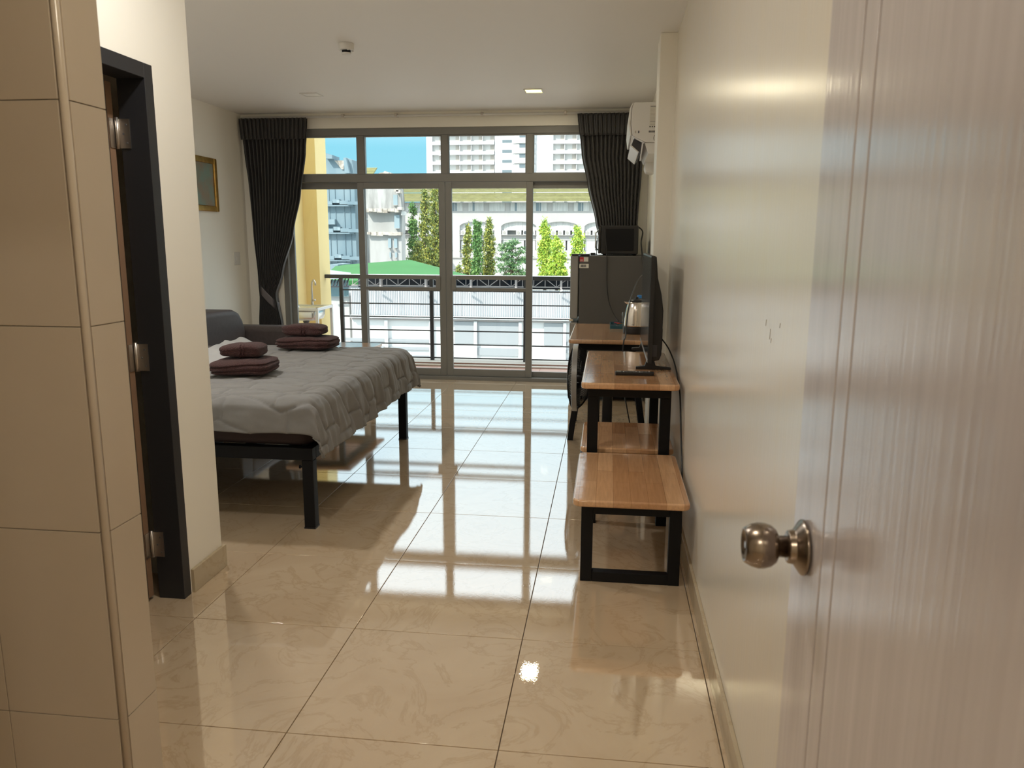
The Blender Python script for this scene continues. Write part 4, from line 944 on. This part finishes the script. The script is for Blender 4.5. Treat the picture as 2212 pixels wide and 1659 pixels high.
M['leaf_dark'] = leafmat('dark_foliage', (0.04, 0.13, 0.03), (0.10, 0.24, 0.06), (0.20, 0.34, 0.08))
M['leaf_lime'] = leafmat('lime_foliage', (0.14, 0.30, 0.03), (0.36, 0.52, 0.05), (0.62, 0.66, 0.10))
M['leaf_acacia'] = leafmat('feathery_foliage', (0.04, 0.12, 0.05), (0.10, 0.22, 0.08), (0.20, 0.32, 0.12))
GZ = -9.0
struct(B((-160, 9.6, GZ - 0.5), (160, 420, GZ)).build('ground', 'ground'), 'concrete ground outside')

def rect(p0, p1, Y, dy):      # box spanning two pixels at depth Y, dy deep (away from camera if positive)
    a = at(p0[0], p0[1], Y); b = at(p1[0], p1[1], Y)
    return (a.x, Y, a.z), (b.x, Y + dy, b.z)

# --- white hotel tower
TYD = 220.0
t = thing('hotel_tower', 'tall white hotel tower with rows of recessed balconies', 'building', (-20, TYD, GZ))
xa = at(921, 330, TYD).x; xe = at(1400, 330, TYD).x
flo = [330 + 21.55 * k - 39 for k in range(-3, 7)]     # recess tops in photo rows
zt_ = [at(1010, y, TYD).z for y in flo]; FH = zt_[0] - zt_[1]; RH = FH * 0.66
cols = []
bays = [(934, 955), (968, 992.5), (993.5, 1017), (1018.5, 1042), (1043.5, 1067.5), (1196, 1219), (1220.5, 1245), (1246.5, 1271), (1272.5, 1297), (1298.5, 1323)]
zone = [(934, 1068), (1195, 1330)]
XX = lambda px: at(px, 330, TYD).x
zlo, zhi = zt_[-1] - FH, zt_[0] + 2.0
mb = MB().box((xa, TYD + 1.0, GZ), (xe, TYD + 24, zhi + 1))
prev = xa
for z0, z1 in zone:
    mb.box((prev, TYD, GZ), (XX(z0), TYD + 1.0, zhi)); prev = XX(z1)
mb.box((prev, TYD, GZ), (xe, TYD + 1.0, zhi))
for z0, z1 in zone: mb.box((XX(z0), TYD, GZ), (XX(z1), TYD + 1.0, zlo))
mb.build('tower_block', 'twhite', t)
for z0, z1 in zone:
    for zz in zt_:
        B((XX(z0), TYD - 0.25, zz), (XX(z1), TYD + 1.0, zz + FH - RH)).build('balcony_parapet', 'twhite', t)
        B((XX(z0), TYD + 0.92, zz - RH), (XX(z1), TYD + 0.99, zz)).build('balcony_back', 'tinner', t)
tl = {}
for (b0, b1) in bays:
    B((XX(b1), TYD + 0.0, zlo), (XX(b1) + 0.16, TYD + 0.92, zt_[0])).build('balcony_fin', 'twhite', t)
    w_ = XX(b1) - XX(b0)
    for zz in zt_:
        B((XX(b0) + 0.62 * w_, TYD + 0.84, zz - RH), (XX(b1), TYD + 0.91, zz - 0.15)).build('balcony_door', 'tcurt', t)
for zz in zt_:
    B((XX(1085), TYD - 0.05, zz - RH * 0.42 - 1.5), (XX(1105.5), TYD - 0.005, zz - 1.5 + 0.0)).build('stair_window', 'tglass', t)
    # projecting bay with its own window
    bay = MB().prism([(XX(1108), TYD - 0.01), (XX(1112), TYD - 1.6), (XX(1122), TYD - 2.4), (XX(1138), TYD - 2.4), (XX(1150), TYD - 1.6), (XX(1158), TYD - 0.01)], zz - FH, zz - 0.55 * FH + 0.2).build('bay_parapet', 'twhite', t)
    MB().prism([(XX(1109), TYD - 0.01), (XX(1113), TYD - 1.2), (XX(1122), TYD - 1.9), (XX(1138), TYD - 1.9), (XX(1149), TYD - 1.2), (XX(1157), TYD - 0.01)], zz - 0.55 * FH + 0.2, zz).build('bay_recess', 'tinner', t)
    B((XX(1123.5), TYD - 1.98, zz - 0.42 * FH), (XX(1136), TYD - 1.905, zz - 0.08 * FH)).build('bay_window', 'tglass', bay)
    B((XX(1187), TYD - 0.05, zz - RH), (XX(1194), TYD - 0.005, zz)).build('narrow_window', 'tcurt', t)

# --- arcaded hotel with olive roof
HY = 110.0
t = thing('arcade_hotel', 'long white hotel with arched bays and an olive tiled roof', 'building', (-12, HY, GZ))
HX = lambda px: at(px, 470, HY).x
HZ = lambda py: at(1100, py, HY).z
hx0, hx1 = HX(700), HX(1560)
B((hx0, HY + 1.2, GZ), (hx1, HY + 12, HZ(437))).build('rear_wall', 'hwhite', t)
# facade with arched openings
ac = [HX(848.5 + 90.7 * k) for k in range(-1, 8)]; half = (HX(1086) - HX(1011)) / 2
spz, tpz, sill = HZ(488), HZ(478.6), HZ(557)
def arch_panel(xc0, xc1, c_):
    """wall between two pixel columns with an arched opening centred in it"""
    mb = MB(); n = 14
    mb.box((xc0, HY, sill), (c_ - half, HY + 0.9, spz)).box((c_ + half, HY, sill), (xc1, HY + 0.9, spz))
    top = HZ(456)
    pts = [(xc0, spz), (c_ - half, spz)] + [(c_ - half + 2 * half * k / n, spz + (tpz - spz) * (1 - (2 * k / n - 1) ** 2) ** 0.6) for k in range(1, n)] + [(c_ + half, spz), (xc1, spz), (xc1, top), (xc0, top)]
    mb.prism(pts, HY, HY + 0.9, 'y')
    return mb
for k in range(len(ac)):
    lo_ = (ac[k] + ac[k - 1]) / 2 if k else ac[0] - (ac[1] - ac[0]) / 2; hi_ = (ac[k] + ac[k + 1]) / 2 if k < len(ac) - 1 else ac[k] + (ac[k] - ac[k - 1]) / 2
    arch_panel(lo_, hi_, ac[k]).build('arch_bay', 'hwhite', t)
    p = B((ac[k] - half, HY + 0.45, HZ(497.5)), (ac[k] + half, HY + 0.6, tpz)).build('arch_glazing', 'hcurt', t)
    for q in range(6): B((ac[k] - half + 2 * half * (q + 0.5) / 6 - 0.04, HY + 0.39, HZ(497.5)), (ac[k] - half + 2 * half * (q + 0.5) / 6 + 0.04, HY + 0.45, tpz)).build('glazing_bar', 'hframe', p)
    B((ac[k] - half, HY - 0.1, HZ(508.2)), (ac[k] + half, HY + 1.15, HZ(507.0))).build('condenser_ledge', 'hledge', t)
    for q in range(5):
        xc = ac[k] - half + 2 * half * (q + 0.5) / 5; s_ = 0.36
        if (k + q) % 7 == 5: continue
        cu = B((xc - s_, HY - 0.05, HZ(507.0)), (xc + s_, HY + 0.36, HZ(507.0) + 0.6)).build('condenser_unit', 'twhite', t)
        MB().lathe([(0.22, -0.09), (0.22, -0.052), (0.12, -0.051), (0.001, -0.051)], (xc - 0.05, HY, HZ(507.0) + 0.3), 'y', 12).build('fan_grille', 'opening' if (k * q) % 5 == 2 else 'hledge', cu)
    B((ac[k] - half, HY + 0.35, HZ(519)), (ac[k] + half, HY + 1.19, HZ(508.3))).build('spandrel', 'hwhite', t)
    for q in range(3):
        xa_ = ac[k] - half + 2 * half * q / 3 + 0.12; xb_ = ac[k] - half + 2 * half * (q + 1) / 3 - 0.12
        w_ = B((xa_, HY + 0.42, HZ(540)), (xb_, HY + 0.55, HZ(519.2))).build('lower_window', 'hcurt', t)
        B(((xa_ + xb_) / 2 - 0.03, HY + 0.36, HZ(540)), ((xa_ + xb_) / 2 + 0.03, HY + 0.42, HZ(519.2))).build('window_mullion', 'hframe', w_)
    B((ac[k] - half, HY + 0.35, HZ(557)), (ac[k] + half, HY + 1.19, HZ(540.2))).build('sill_panel', 'hwhite', t)
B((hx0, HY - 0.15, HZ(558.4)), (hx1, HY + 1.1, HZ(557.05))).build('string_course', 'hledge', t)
B((hx0, HY + 0.02, GZ), (hx1, HY + 1.19, HZ(558.5))).build('ground_floor_wall', 'hwhite', t)
B((hx0, HY, HZ(456) + 0.001), (hx1, HY + 1.19, HZ(437))).build('upper_wall', 'hwhite', t)
wx = [847 + 45.4 * k for k in range(-2, 15)]
for k, px in enumerate(wx):
    w_ = B((HX(px - 16), HY - 0.06, HZ(456)), (HX(px + 16), HY - 0.005, HZ(438.2))).build('upper_window', 'hcurt', t)
    for q in range(5): B((HX(px - 16 + 8 * q) - 0.035, HY - 0.12, HZ(456)), (HX(px - 16 + 8 * q) + 0.035, HY - 0.065, HZ(438.2))).build('window_bar', 'hframe', w_)
    if k % 3 != 1: B((HX(px - 7.5), HY - 0.1, HZ(455.8)), (HX(px - 3 + (k % 2) * 7), HY - 0.065, HZ(438.4))).build('dark_pane', 'hdark', w_)
# roof: courses of tiles stepping up the slope, in two tiers
def tier(name, y0, z0, y1, z1, n):
    mb = MB()
    for k in range(n):
        ya, yb_ = lerp(y0, y1, k / n), lerp(y0, y1, (k + 1) / n); za, zb = lerp(z0, z1, k / n), lerp(z0, z1, (k + 1) / n)
        mb.hexa([(hx0, ya - 0.1, za + 0.10), (hx1, ya - 0.1, za + 0.10), (hx1, yb_, zb), (hx0, yb_, zb), (hx0, ya - 0.1, za + 0.2), (hx1, ya - 0.1, za + 0.2), (hx1, yb_, zb + 0.1), (hx0, yb_, zb + 0.1)])
    return mb.build(name, 'roof', t)
tier('roof_tier', HY - 1.2, HZ(437) - 0.05, HY + 1.6, at(1100, 419, HY + 1.6).z, 6)
tier('roof_tier', HY + 1.4, at(1100, 417, HY + 1.4).z, HY + 5.5, at(1100, 401, HY + 5.5).z, 7)
B((hx0, HY + 1.38, at(1100, 419.6, HY + 1.4).z), (hx1, HY + 1.5, at(1100, 416.6, HY + 1.4).z)).build('roof_step', 'roofdark', t)
B((hx0, HY + 5.5, at(1100, 404, HY + 5.5).z), (hx1, HY + 6.0, at(1100, 398.5, HY + 5.5).z)).build('ridge_cap', 'slate', t)

# --- blue derelict block
BYD = 74.0
t = thing('blue_building', 'faded blue concrete block with hooded ledges and a broken top', 'building', (-26, BYD, GZ))
bX = lambda px: at(px, 480, BYD).x
bZ = lambda py: at(735, py, BYD).z
MB().prism([(bX(640), GZ), (bX(768), GZ), (bX(768), bZ(374)), (bX(764), bZ(345)), (bX(751), bZ(340)), (bX(750), bZ(346)), (bX(726), bZ(346)), (bX(726), bZ(336)), (bX(714), bZ(336)), (bX(709), bZ(330)), (bX(640), bZ(352))], BYD, BYD + 1.6, 'y').build('main_wall', 'bluewall', t)
MB().prism([(bX(728), bZ(347)), (bX(749), bZ(347)), (bX(747), bZ(366)), (bX(743), bZ(366))], BYD - 0.12, BYD - 0.01, 'y').build('broken_patch', 'ruin', t)
MB().prism([(bX(711), bZ(334)), (bX(728), bZ(336)), (bX(728), bZ(344)), (bX(713), bZ(344))], BYD - 0.7, BYD - 0.01, 'y').build('parapet_block', 'bluewall', t)
MB().prism([(bX(750), bZ(342)), (bX(755), bZ(342)), (bX(762), bZ(375)), (bX(752), bZ(375))], BYD - 0.5, BYD - 0.01, 'y').build('raking_fin', 'bluewall', t)
for yy in (435, 494, 553):
    for x0, x1, dyy in ((702, 723, 4), (724, 738, 0), (739, 757, 3)):
        mb = MB().box((bX(x0), BYD - 0.55, bZ(yy + dyy + 4)), (bX(x1), BYD - 0.01, bZ(yy + dyy - 4))).build('ledge_block', 'bluewall', t)
    for x0 in (704, 733):
        B((bX(x0), BYD - 0.58, bZ(yy + 4)), (bX(x0 + 6), BYD - 0.551, bZ(yy - 2))).build('vent_opening', 'bluedark', t)
    B((bX(702), BYD - 0.55, bZ(yy + 11)), (bX(768), BYD - 0.01, bZ(yy + 8.5))).build('ledge', 'bluewall', t)
    B((bX(757), BYD - 0.7, bZ(yy + 8)), (bX(786), BYD - 0.01, bZ(yy + 1))).build('balcony_edge', 'bluewall', t)
for px in (712, 725, 744, 757):
    B((bX(px), BYD - 0.07, bZ(575)), (bX(px + 1.3), BYD - 0.01, bZ(400))).build('wall_rib', 'bluewall', t)
B((bX(704), BYD - 0.5, bZ(485)), (bX(727), BYD - 0.01, bZ(474))).build('sill_block', 'bluewall', t)
# recessed bay between the two derelict blocks
t = thing('stair_block', 'narrow weathered block with dark openings between the blue and grey ruins', 'building', (-25, 78, GZ))
sY = 77.0; sX = lambda px: at(px, 480, sY).x; sZ = lambda py: at(780, py, sY).z
B((bX(768) + 0.05, sY, GZ), (sX(795), sY + 6, sZ(404))).build('wall', 'whitewall', t)
for y0, y1 in ((409, 431), (457, 470), (520, 545)):
    w_ = B((sX(766), sY - 0.06, sZ(y1)), (sX(786), sY - 0.005, sZ(y0))).build('window', 'opening', t)
    B((sX(766), sY - 0.12, sZ((y0 + y1) / 2) - 0.05), (sX(786), sY - 0.065, sZ((y0 + y1) / 2) + 0.05)).build('window_bar', 'hframe', w_)
B((sX(767), sY - 0.15, sZ(487)), (sX(779), sY - 0.005, sZ(466))).build('broken_screen', 'ruin', t)
for yy in (432, 452, 472, 502): B((sX(764), sY - 0.5, sZ(yy + 3)), (sX(795), sY - 0.005, sZ(yy))).build('ledge', 'whitewall', t)
# --- grey derelict block
GY = 70.0
t = thing('ruined_building', 'stained grey derelict building with crumbling ledges', 'building', (-21, GY, GZ))
gX = lambda px: at(px, 480, GY).x; gZ = lambda py: at(830, py, GY).z
MB().prism([(gX(790), gZ(453)), (gX(868), gZ(453)), (gX(866), gZ(425)), (gX(863), gZ(393)), (gX(790), gZ(393))], GY, GY + 1.4, 'y').build('upper_wall', 'greywall', t)
B((gX(793), GY + 0.25, gZ(503)), (gX(867), GY + 1.4, gZ(453))).build('middle_wall', 'whitewall', t)
B((gX(797), GY + 0.1, GZ), (gX(866), GY + 1.4, gZ(503))).build('lower_wall', 'whitewall', t)
for yy in (452, 502):
    random.seed(int(yy)); px = 792
    while px < 862:
        w_ = random.uniform(6, 14); hh = random.uniform(4, 8)
        B((gX(px), GY - random.uniform(0.25, 0.6), gZ(yy + hh)), (gX(min(px + w_, 868)), GY + 0.3, gZ(yy - 1))).build('broken_ledge', 'ruin', t); px += w_ + 0.4
for (x0, x1, y0, y1) in ((851, 860, 421, 443), (852, 863, 464, 493), (837.5, 844, 515, 535), (850.5, 857, 515, 535), (840, 843, 545, 556), (852, 856, 545, 556)):
    o_ = MB().box((gX(x0), GY - 0.04, gZ(y1)), (gX(x1), GY + 0.24, gZ(y0))).build('opening', 'bluedark', t)
    B((gX(x0), GY - 0.25, gZ(y1 + 1)), (gX(x1), GY - 0.05, gZ(y1))).build('opening_sill', 'whitewall', o_)
for (x0, y0) in ((862, 412), (858, 409), (864, 448)): B((gX(x0), GY - 0.8, gZ(y0 + 6)), (gX(x0 + 9), GY - 0.05, gZ(y0))).build('broken_beam', 'ruin', t)
B((gX(869), GY - 0.3, gZ(465)), (gX(876), GY + 0.4, gZ(457))).build('condenser_unit', 'hframe', t)
# small roofs behind
t = thing('gabled_roof_house', 'house with an olive tiled gable roof behind the ruins', 'building', (-29, 95, GZ))
rX = lambda px: at(px, 370, 95).x; rZ = lambda py: at(800, py, 95).z
mb = MB()
for k in range(6):
    za, zb = lerp(rZ(382), rZ(359), k / 6), lerp(rZ(382), rZ(359), (k + 1) / 6); ya, yb_ = 95 + 0.5 * k, 95 + 0.5 * (k + 1)
    mb.hexa([(rX(750), ya - 0.1, za), (rX(803 - 0.6 * k), ya - 0.1, za), (rX(803 - 0.6 * k), yb_, zb), (rX(750), yb_, zb), (rX(750), ya - 0.1, za + 0.14), (rX(803 - 0.6 * k), ya - 0.1, za + 0.14), (rX(803 - 0.6 * k), yb_, zb + 0.1), (rX(750), yb_, zb + 0.1)])
mb.build('roof', 'roof', t)
B((rX(750), 95.2, GZ), (rX(800), 103, rZ(383))).build('walls', 'hwhite', t)
MB().prism([(rX(803), rZ(378)), (rX(815), rZ(372)), (rX(822), rZ(371)), (rX(826), rZ(368)), (rX(830), rZ(369)), (rX(833), rZ(373)), (rX(842), rZ(374)), (rX(842), rZ(383)), (rX(803), rZ(383))], 96, 99, 'y').build('ridge_ornament', 'ruin', t)
# --- green sheet roof
t = thing('green_roof_shed', 'shed with a bright green sheet roof in front of the ruins', 'building', (-17, 55, GZ))
P4 = [at(727, 573, 62), at(886, 561, 62), at(1010, 594, 56), at(1010, 606, 46), at(700, 606, 44), at(715, 583, 52)]
top = [(p.x, p.y, p.z) for p in P4]; bot = [(p.x, p.y, p.z - 0.25) for p in P4]
MB().add(top + bot, [tuple(range(6)), tuple(range(11, 5, -1))] + [(i, (i + 1) % 6, 6 + (i + 1) % 6, 6 + i) for i in range(6)]).build('sheet_roof', 'greenroof', t)
pts = [(p.x * 0.985, p.y + 0.3, p.z - 0.3) for p in P4]; b2 = [(p[0], p[1], GZ) for p in pts]
MB().add(pts + b2, [tuple(range(6)), tuple(range(11, 5, -1))] + [(i, (i + 1) % 6, 6 + (i + 1) % 6, 6 + i) for i in range(6)]).build('walls', 'corr', t)
B((at(713, 578, 60).x, 60, GZ), (at(730, 578, 60).x, 63, at(722, 571, 60).z)).build('side_box', 'bluewall', t)
# --- workshop behind the railing
WY = 35.0
t = thing('workshop', 'low workshop with roof trusses, zinc cladding and white framed bays', 'building', (-9, WY, GZ))
wX = lambda px: at(px, 640, WY).x; wZ = lambda py: at(1000, py, WY).z
w0, w1 = wX(757), wX(1500)
zn, zf = wZ(593.0), at(1000, 594.2, WY + 8).z
MB().hexa([(w0, WY - 0.5, zn - 0.1), (w1, WY - 0.5, zn - 0.1), (w1, WY + 8, zf - 0.1), (w0, WY + 8, zf - 0.1), (w0, WY - 0.5, zn), (w1, WY - 0.5, zn), (w1, WY + 8, zf), (w0, WY + 8, zf)]).build('roof_sheet', 'shedwhite', t)
B((w0, WY + 1.2, wZ(627)), (w1, WY + 1.4, wZ(597.6))).build('roof_shade_sheet', 'shedshade', t)  # dark sheet behind the trusses paints the roof's shade
ztop, zbot = wZ(600.5), wZ(619)
tr = MB().beam((w0, WY + 0.2, ztop), (w1, WY + 0.2, ztop), 0.05).build('truss_top_chord', 'shedsteel', t)
MB().beam((w0, WY + 0.2, zbot), (w1, WY + 0.2, zbot), 0.05).build('truss_bottom_chord', 'shedsteel', t)
px = 760.0; k = 0
while px < 1480:
    a_, b_ = (wX(px), wX(px + 24.5))
    MB().beam((a_, WY + 0.2, zbot if k % 2 == 0 else ztop), (b_, WY + 0.2, ztop if k % 2 == 0 else zbot), 0.03).build('truss_diagonal', 'shedsteel', t)
    MB().beam((a_, WY + 0.2, zbot), (a_, WY + 0.2, ztop), 0.03).build('truss_post', 'shedsteel', t)
    px += 24.5; k += 1
for k in range(8):
    px = 822 + 97 * k; b_ = MB().box((wX(px), WY - 0.15, wZ(622)), (wX(px + 4), WY + 0.1, wZ(600))).build('truss_bracket', 'shedsteel', t)
    MB().beam((wX(px - 1), WY - 0.1, wZ(632)), (wX(px + 5), WY - 0.5, wZ(623)), 0.06).build('wall_bracket', 'shedwhite', t)
# corrugated cladding
n_ = 190
def cf(u, v):
    return (lerp(w0, w1, u), WY + 0.05 + 0.035 * (1 if int(u * n_ * 4) % 4 in (0, 1) else 0), lerp(wZ(625), wZ(684), v))
MB().grid(cf, n_ * 4, 1).build('zinc_cladding', 'corr', t, solid=0.01)
B((w0, WY - 0.25, wZ(688.5)), (w1, WY + 0.0, wZ(683.5))).build('flashing', 'drip', t)
B((w0, WY + 0.1, GZ), (w1, WY + 7, wZ(689))).build('wall', 'shedwhite', t)
B((w0, WY - 0.02, wZ(694)), (w1, WY + 0.09, wZ(690.5))).build('lintel', 'shedsteel', t)
for k in range(8):
    px = 733 + 97 * k; B((wX(px), WY - 0.1, GZ), (wX(px + 6.5), WY + 0.09, wZ(694))).build('bay_post', 'shedwhite', t)
bay_kind = [0, 0, 2, 1, 2, 0, 1, 1]
for k in range(7):
    x0, x1 = wX(740 + 97 * k), wX(829 + 97 * k)
    kd = bay_kind[k]
    if kd == 0:
        for yy in (735, 752, 770): B((x0, WY + 0.0, wZ(yy + 6)), (x1, WY + 0.09, wZ(yy))).build('bay_slat', 'shedpanel', t)
    elif kd == 1:
        B((x0, WY + 0.02, wZ(742)), (x1, WY + 0.09, wZ(695))).build('bay_panel', 'shedpanel', t); B((x0, WY + 0.02, wZ(767)), (x1, WY + 0.09, wZ(751))).build('bay_panel', 'shedpanel', t)
    else:
        B((x0 + 1.0, WY + 0.02, wZ(742)), (x1, WY + 0.09, wZ(695))).build('bay_panel', 'shedpanel', t)
# lean-to at its left end
t = thing('lean_to', 'lean-to with a grey sheet roof on thin trusses beside the workshop', 'building', (-11, 33, GZ))
q4 = [at(690, 586, 40), at(760, 592, 36), at(790, 607, 33), at(700, 622, 30)]
top = [(p.x, p.y, p.z) for p in (at(680, 579, 39), at(758, 589, 39), at(756, 598, 35.3), at(680, 602, 35.3))]
bot = [(p[0], p[1], p[2] - 0.06) for p in top]
MB().add(top + bot, [(0, 1, 2, 3), (7, 6, 5, 4)] + [(i, (i + 1) % 4, 4 + (i + 1) % 4, 4 + i) for i in range(4)]).build('roof_sheet', 'slate', t)
for k in range(8):
    a_ = at(698 + 7 * k, 619, 35.4); b_ = at(704 + 7 * k, 602, 35.6)
    MB().beam(a_, b_, 0.04).build('truss_web', 'rail', t)
MB().beam(at(690, 620, 35.4), at(754, 619, 35.4), 0.06).build('truss_chord', 'rail', t)
def cf2(u, v): 
    a_, b_ = at(680, 612, 36), at(752, 612, 36)
    return (lerp(a_.x, b_.x, u), 36 + 0.05 * (1 if int(u * 160) % 4 in (0, 1) else 0), lerp(at(712, 605, 36).z, at(712, 640, 36).z, v))
MB().grid(cf2, 160, 1).build('blue_cladding', 'corrblue', t, solid=0.01)
B((at(680, 700, 36.2).x, 36.2, GZ), (at(756, 700, 36.2).x, 39, at(712, 640, 36.2).z)).build('wall', 'hwhite', t)

# --- trees
def leaf_at(mb, c, dn, L, rnd):
    sd = dn.cross(Vector((rnd.uniform(-1, 1), rnd.uniform(-1, 1), 0.3))).normalized() * L * 0.36
    nrm = dn.cross(sd).normalized() * L * 0.12
    p0, p1 = c - dn * L * 0.5, c + dn * L * 0.5
    mb.add([p0, c + sd + nrm, p1, c - sd + nrm], [(0, 1, 2), (0, 2, 3)])
def tree(name, label, px, top, prof, Y, mtl, n, cat='tree', base=612, leaf=0.21, group=None, wide=0.93, spread=False):
    """prof: list of (photo row, half width in px) giving the crown outline"""
    rnd = random.Random(int(px * 7 + top))
    b = at(px, base, Y); s = Y / F
    t = thing(name, label, cat, (b.x, Y, GZ), group)
    zt2 = at(px, top, Y).z
    mb = MB()
    area = [(prof[i + 1][0] - prof[i][0]) * (prof[i][1] + prof[i + 1][1]) for i in range(len(prof) - 1)]
    tot = sum(area)
    def pick():
        r = rnd.random() * tot; i = 0
        while i < len(area) - 1 and r > area[i]: r -= area[i]; i += 1
        f = rnd.random()
        return lerp(prof[i][0], prof[i + 1][0], f), lerp(prof[i][1], prof[i + 1][1], f) * wide
    nb = max(40, n // 45)                      # leaf sprays: small hanging bunches
    for k in range(nb):
        row, hw = pick(); a = rnd.random() * 2 * PI; rr = hw * s * (rnd.random() ** (0.5 if spread else 0.3)) * rnd.uniform(0.75, 1.08)
        c0 = Vector((at(px, row, Y).x + rr * math.cos(a), Y + rr * math.sin(a) * 0.9, at(px, row, Y).z))
        out = Vector((math.cos(a), math.sin(a), 0))
        rad = leaf * (1.0 if not spread else 1.7) * rnd.uniform(0.7, 1.3)
        if spread:
            MB_br.append((Vector((b.x, Y, lerp(GZ, zt2, 0.72))), c0))
        for q in range(n // nb):
            d = Vector((rnd.gauss(0, 1), rnd.gauss(0, 1), rnd.gauss(0, 1.3) if not spread else rnd.gauss(0, 0.45))) * rad * 0.62
            if spread: d += out * rad * rnd.uniform(-1.2, 1.2)
            dn = (out * 0.5 + Vector((rnd.uniform(-.6, .6), rnd.uniform(-.6, .6), -rnd.uniform(0.1, 1.1)))).normalized()
            leaf_at(mb, c0 + d, dn, leaf * (0.5 + 0.8 * rnd.random()), rnd)
    me = mb.build('foliage', mtl, t); me['kind'] = 'stuff'
    MB().tube([(b.x, Y, GZ), (b.x, Y, lerp(GZ, zt2, 0.5)), (at(px, top, Y).x, Y, zt2 - 0.6)], [0.28, 0.16, 0.03], 8).build('trunk', 'trunk', t, smooth=True)
    if spread:
        for p, q in MB_br[:26]: MB().tube([p, p.lerp(q, 0.5) + Vector((0, 0, 0.25)), q], [0.07, 0.04, 0.015], 5).build('branch', 'trunk', t)
        MB_br.clear()
    return t
MB_br = []
tree('cypress_tree', 'dark green ivy-clad columnar tree next to the grey ruin', 893, 438, [(439, 3), (446, 6), (480, 7), (520, 8.5), (560, 11), (615, 16)], 80, 'leaf_dark', 5200)
tree('cypress_tree', 'slender yellowish columnar tree just short of the roof ridge', 918, 408, [(408, 1.5), (420, 4), (440, 7), (480, 9), (520, 12), (560, 15), (615, 18)], 79, 'leaf_olive', 6500)
tree('cypress_tree', 'tallest olive columnar tree in front of the arcade', 940, 402, [(402, 3), (412, 8), (440, 11), (480, 13), (520, 14), (560, 18), (615, 20)], 86, 'leaf_olive', 9500)
tree('cypress_tree', 'yellowing columnar tree with drooping leaves before a middle arch', 1009, 487, [(488, 2), (497, 5), (520, 7), (550, 8), (615, 9)], 81, 'leaf_olive', 3600)
tree('cypress_tree', 'dark green columnar tree with a rounded tip under a middle arch', 1031, 477, [(477, 3), (482, 6), (510, 7), (545, 8.5), (570, 11), (615, 14)], 77, 'leaf_dark', 4600)
tree('cypress_tree', 'pointed olive columnar tree with a needle tip', 1056, 467, [(467, 0.6), (478, 2.2), (486, 5), (505, 8.5), (525, 12), (570, 14), (615, 15)], 84, 'leaf_olive', 5600)
tree('acacia_tree', 'low spreading feathery green tree among the columnar trees', 1106, 517, [(518, 6), (524, 20), (540, 31), (560, 33), (615, 36)], 74, 'leaf_acacia', 5200, leaf=0.17, spread=True, wide=1.0)
tree('vine_tree', 'bright lime vine-covered tree with a bulging foot', 1177, 478, [(478, 3), (485, 8), (500, 10.5), (515, 10), (524, 15), (560, 18), (615, 19)], 81, 'leaf_lime', 6800)
tree('vine_tree', 'short lime vine-covered tree widening into a hedge', 1203, 511, [(511, 3), (518, 7), (535, 10), (550, 17), (575, 24), (615, 27)], 74, 'leaf_lime', 5200)
tree('vine_tree', 'rounded lime vine-covered column near the refrigerator top', 1248, 494, [(494, 4), (501, 10), (520, 12.5), (550, 13), (615, 13)], 76, 'leaf_lime', 4600)
tree('shrub', 'small olive shrub beside the green roof', 991, 573, [(573, 2), (580, 5), (615, 8)], 70, 'leaf_olive', 900, 'shrub', leaf=0.16)
tree('cypress_tree', 'yellow-green lower tree crowding the foot of the tall columnar trees', 902, 522, [(523, 3), (540, 9), (570, 14), (615, 18)], 75, 'leaf_olive', 3600)
tree('cypress_tree', 'bushy olive tree at the foot of the tallest columnar tree', 958, 500, [(500, 2), (520, 7), (550, 12), (615, 18)], 77, 'leaf_olive', 3600)
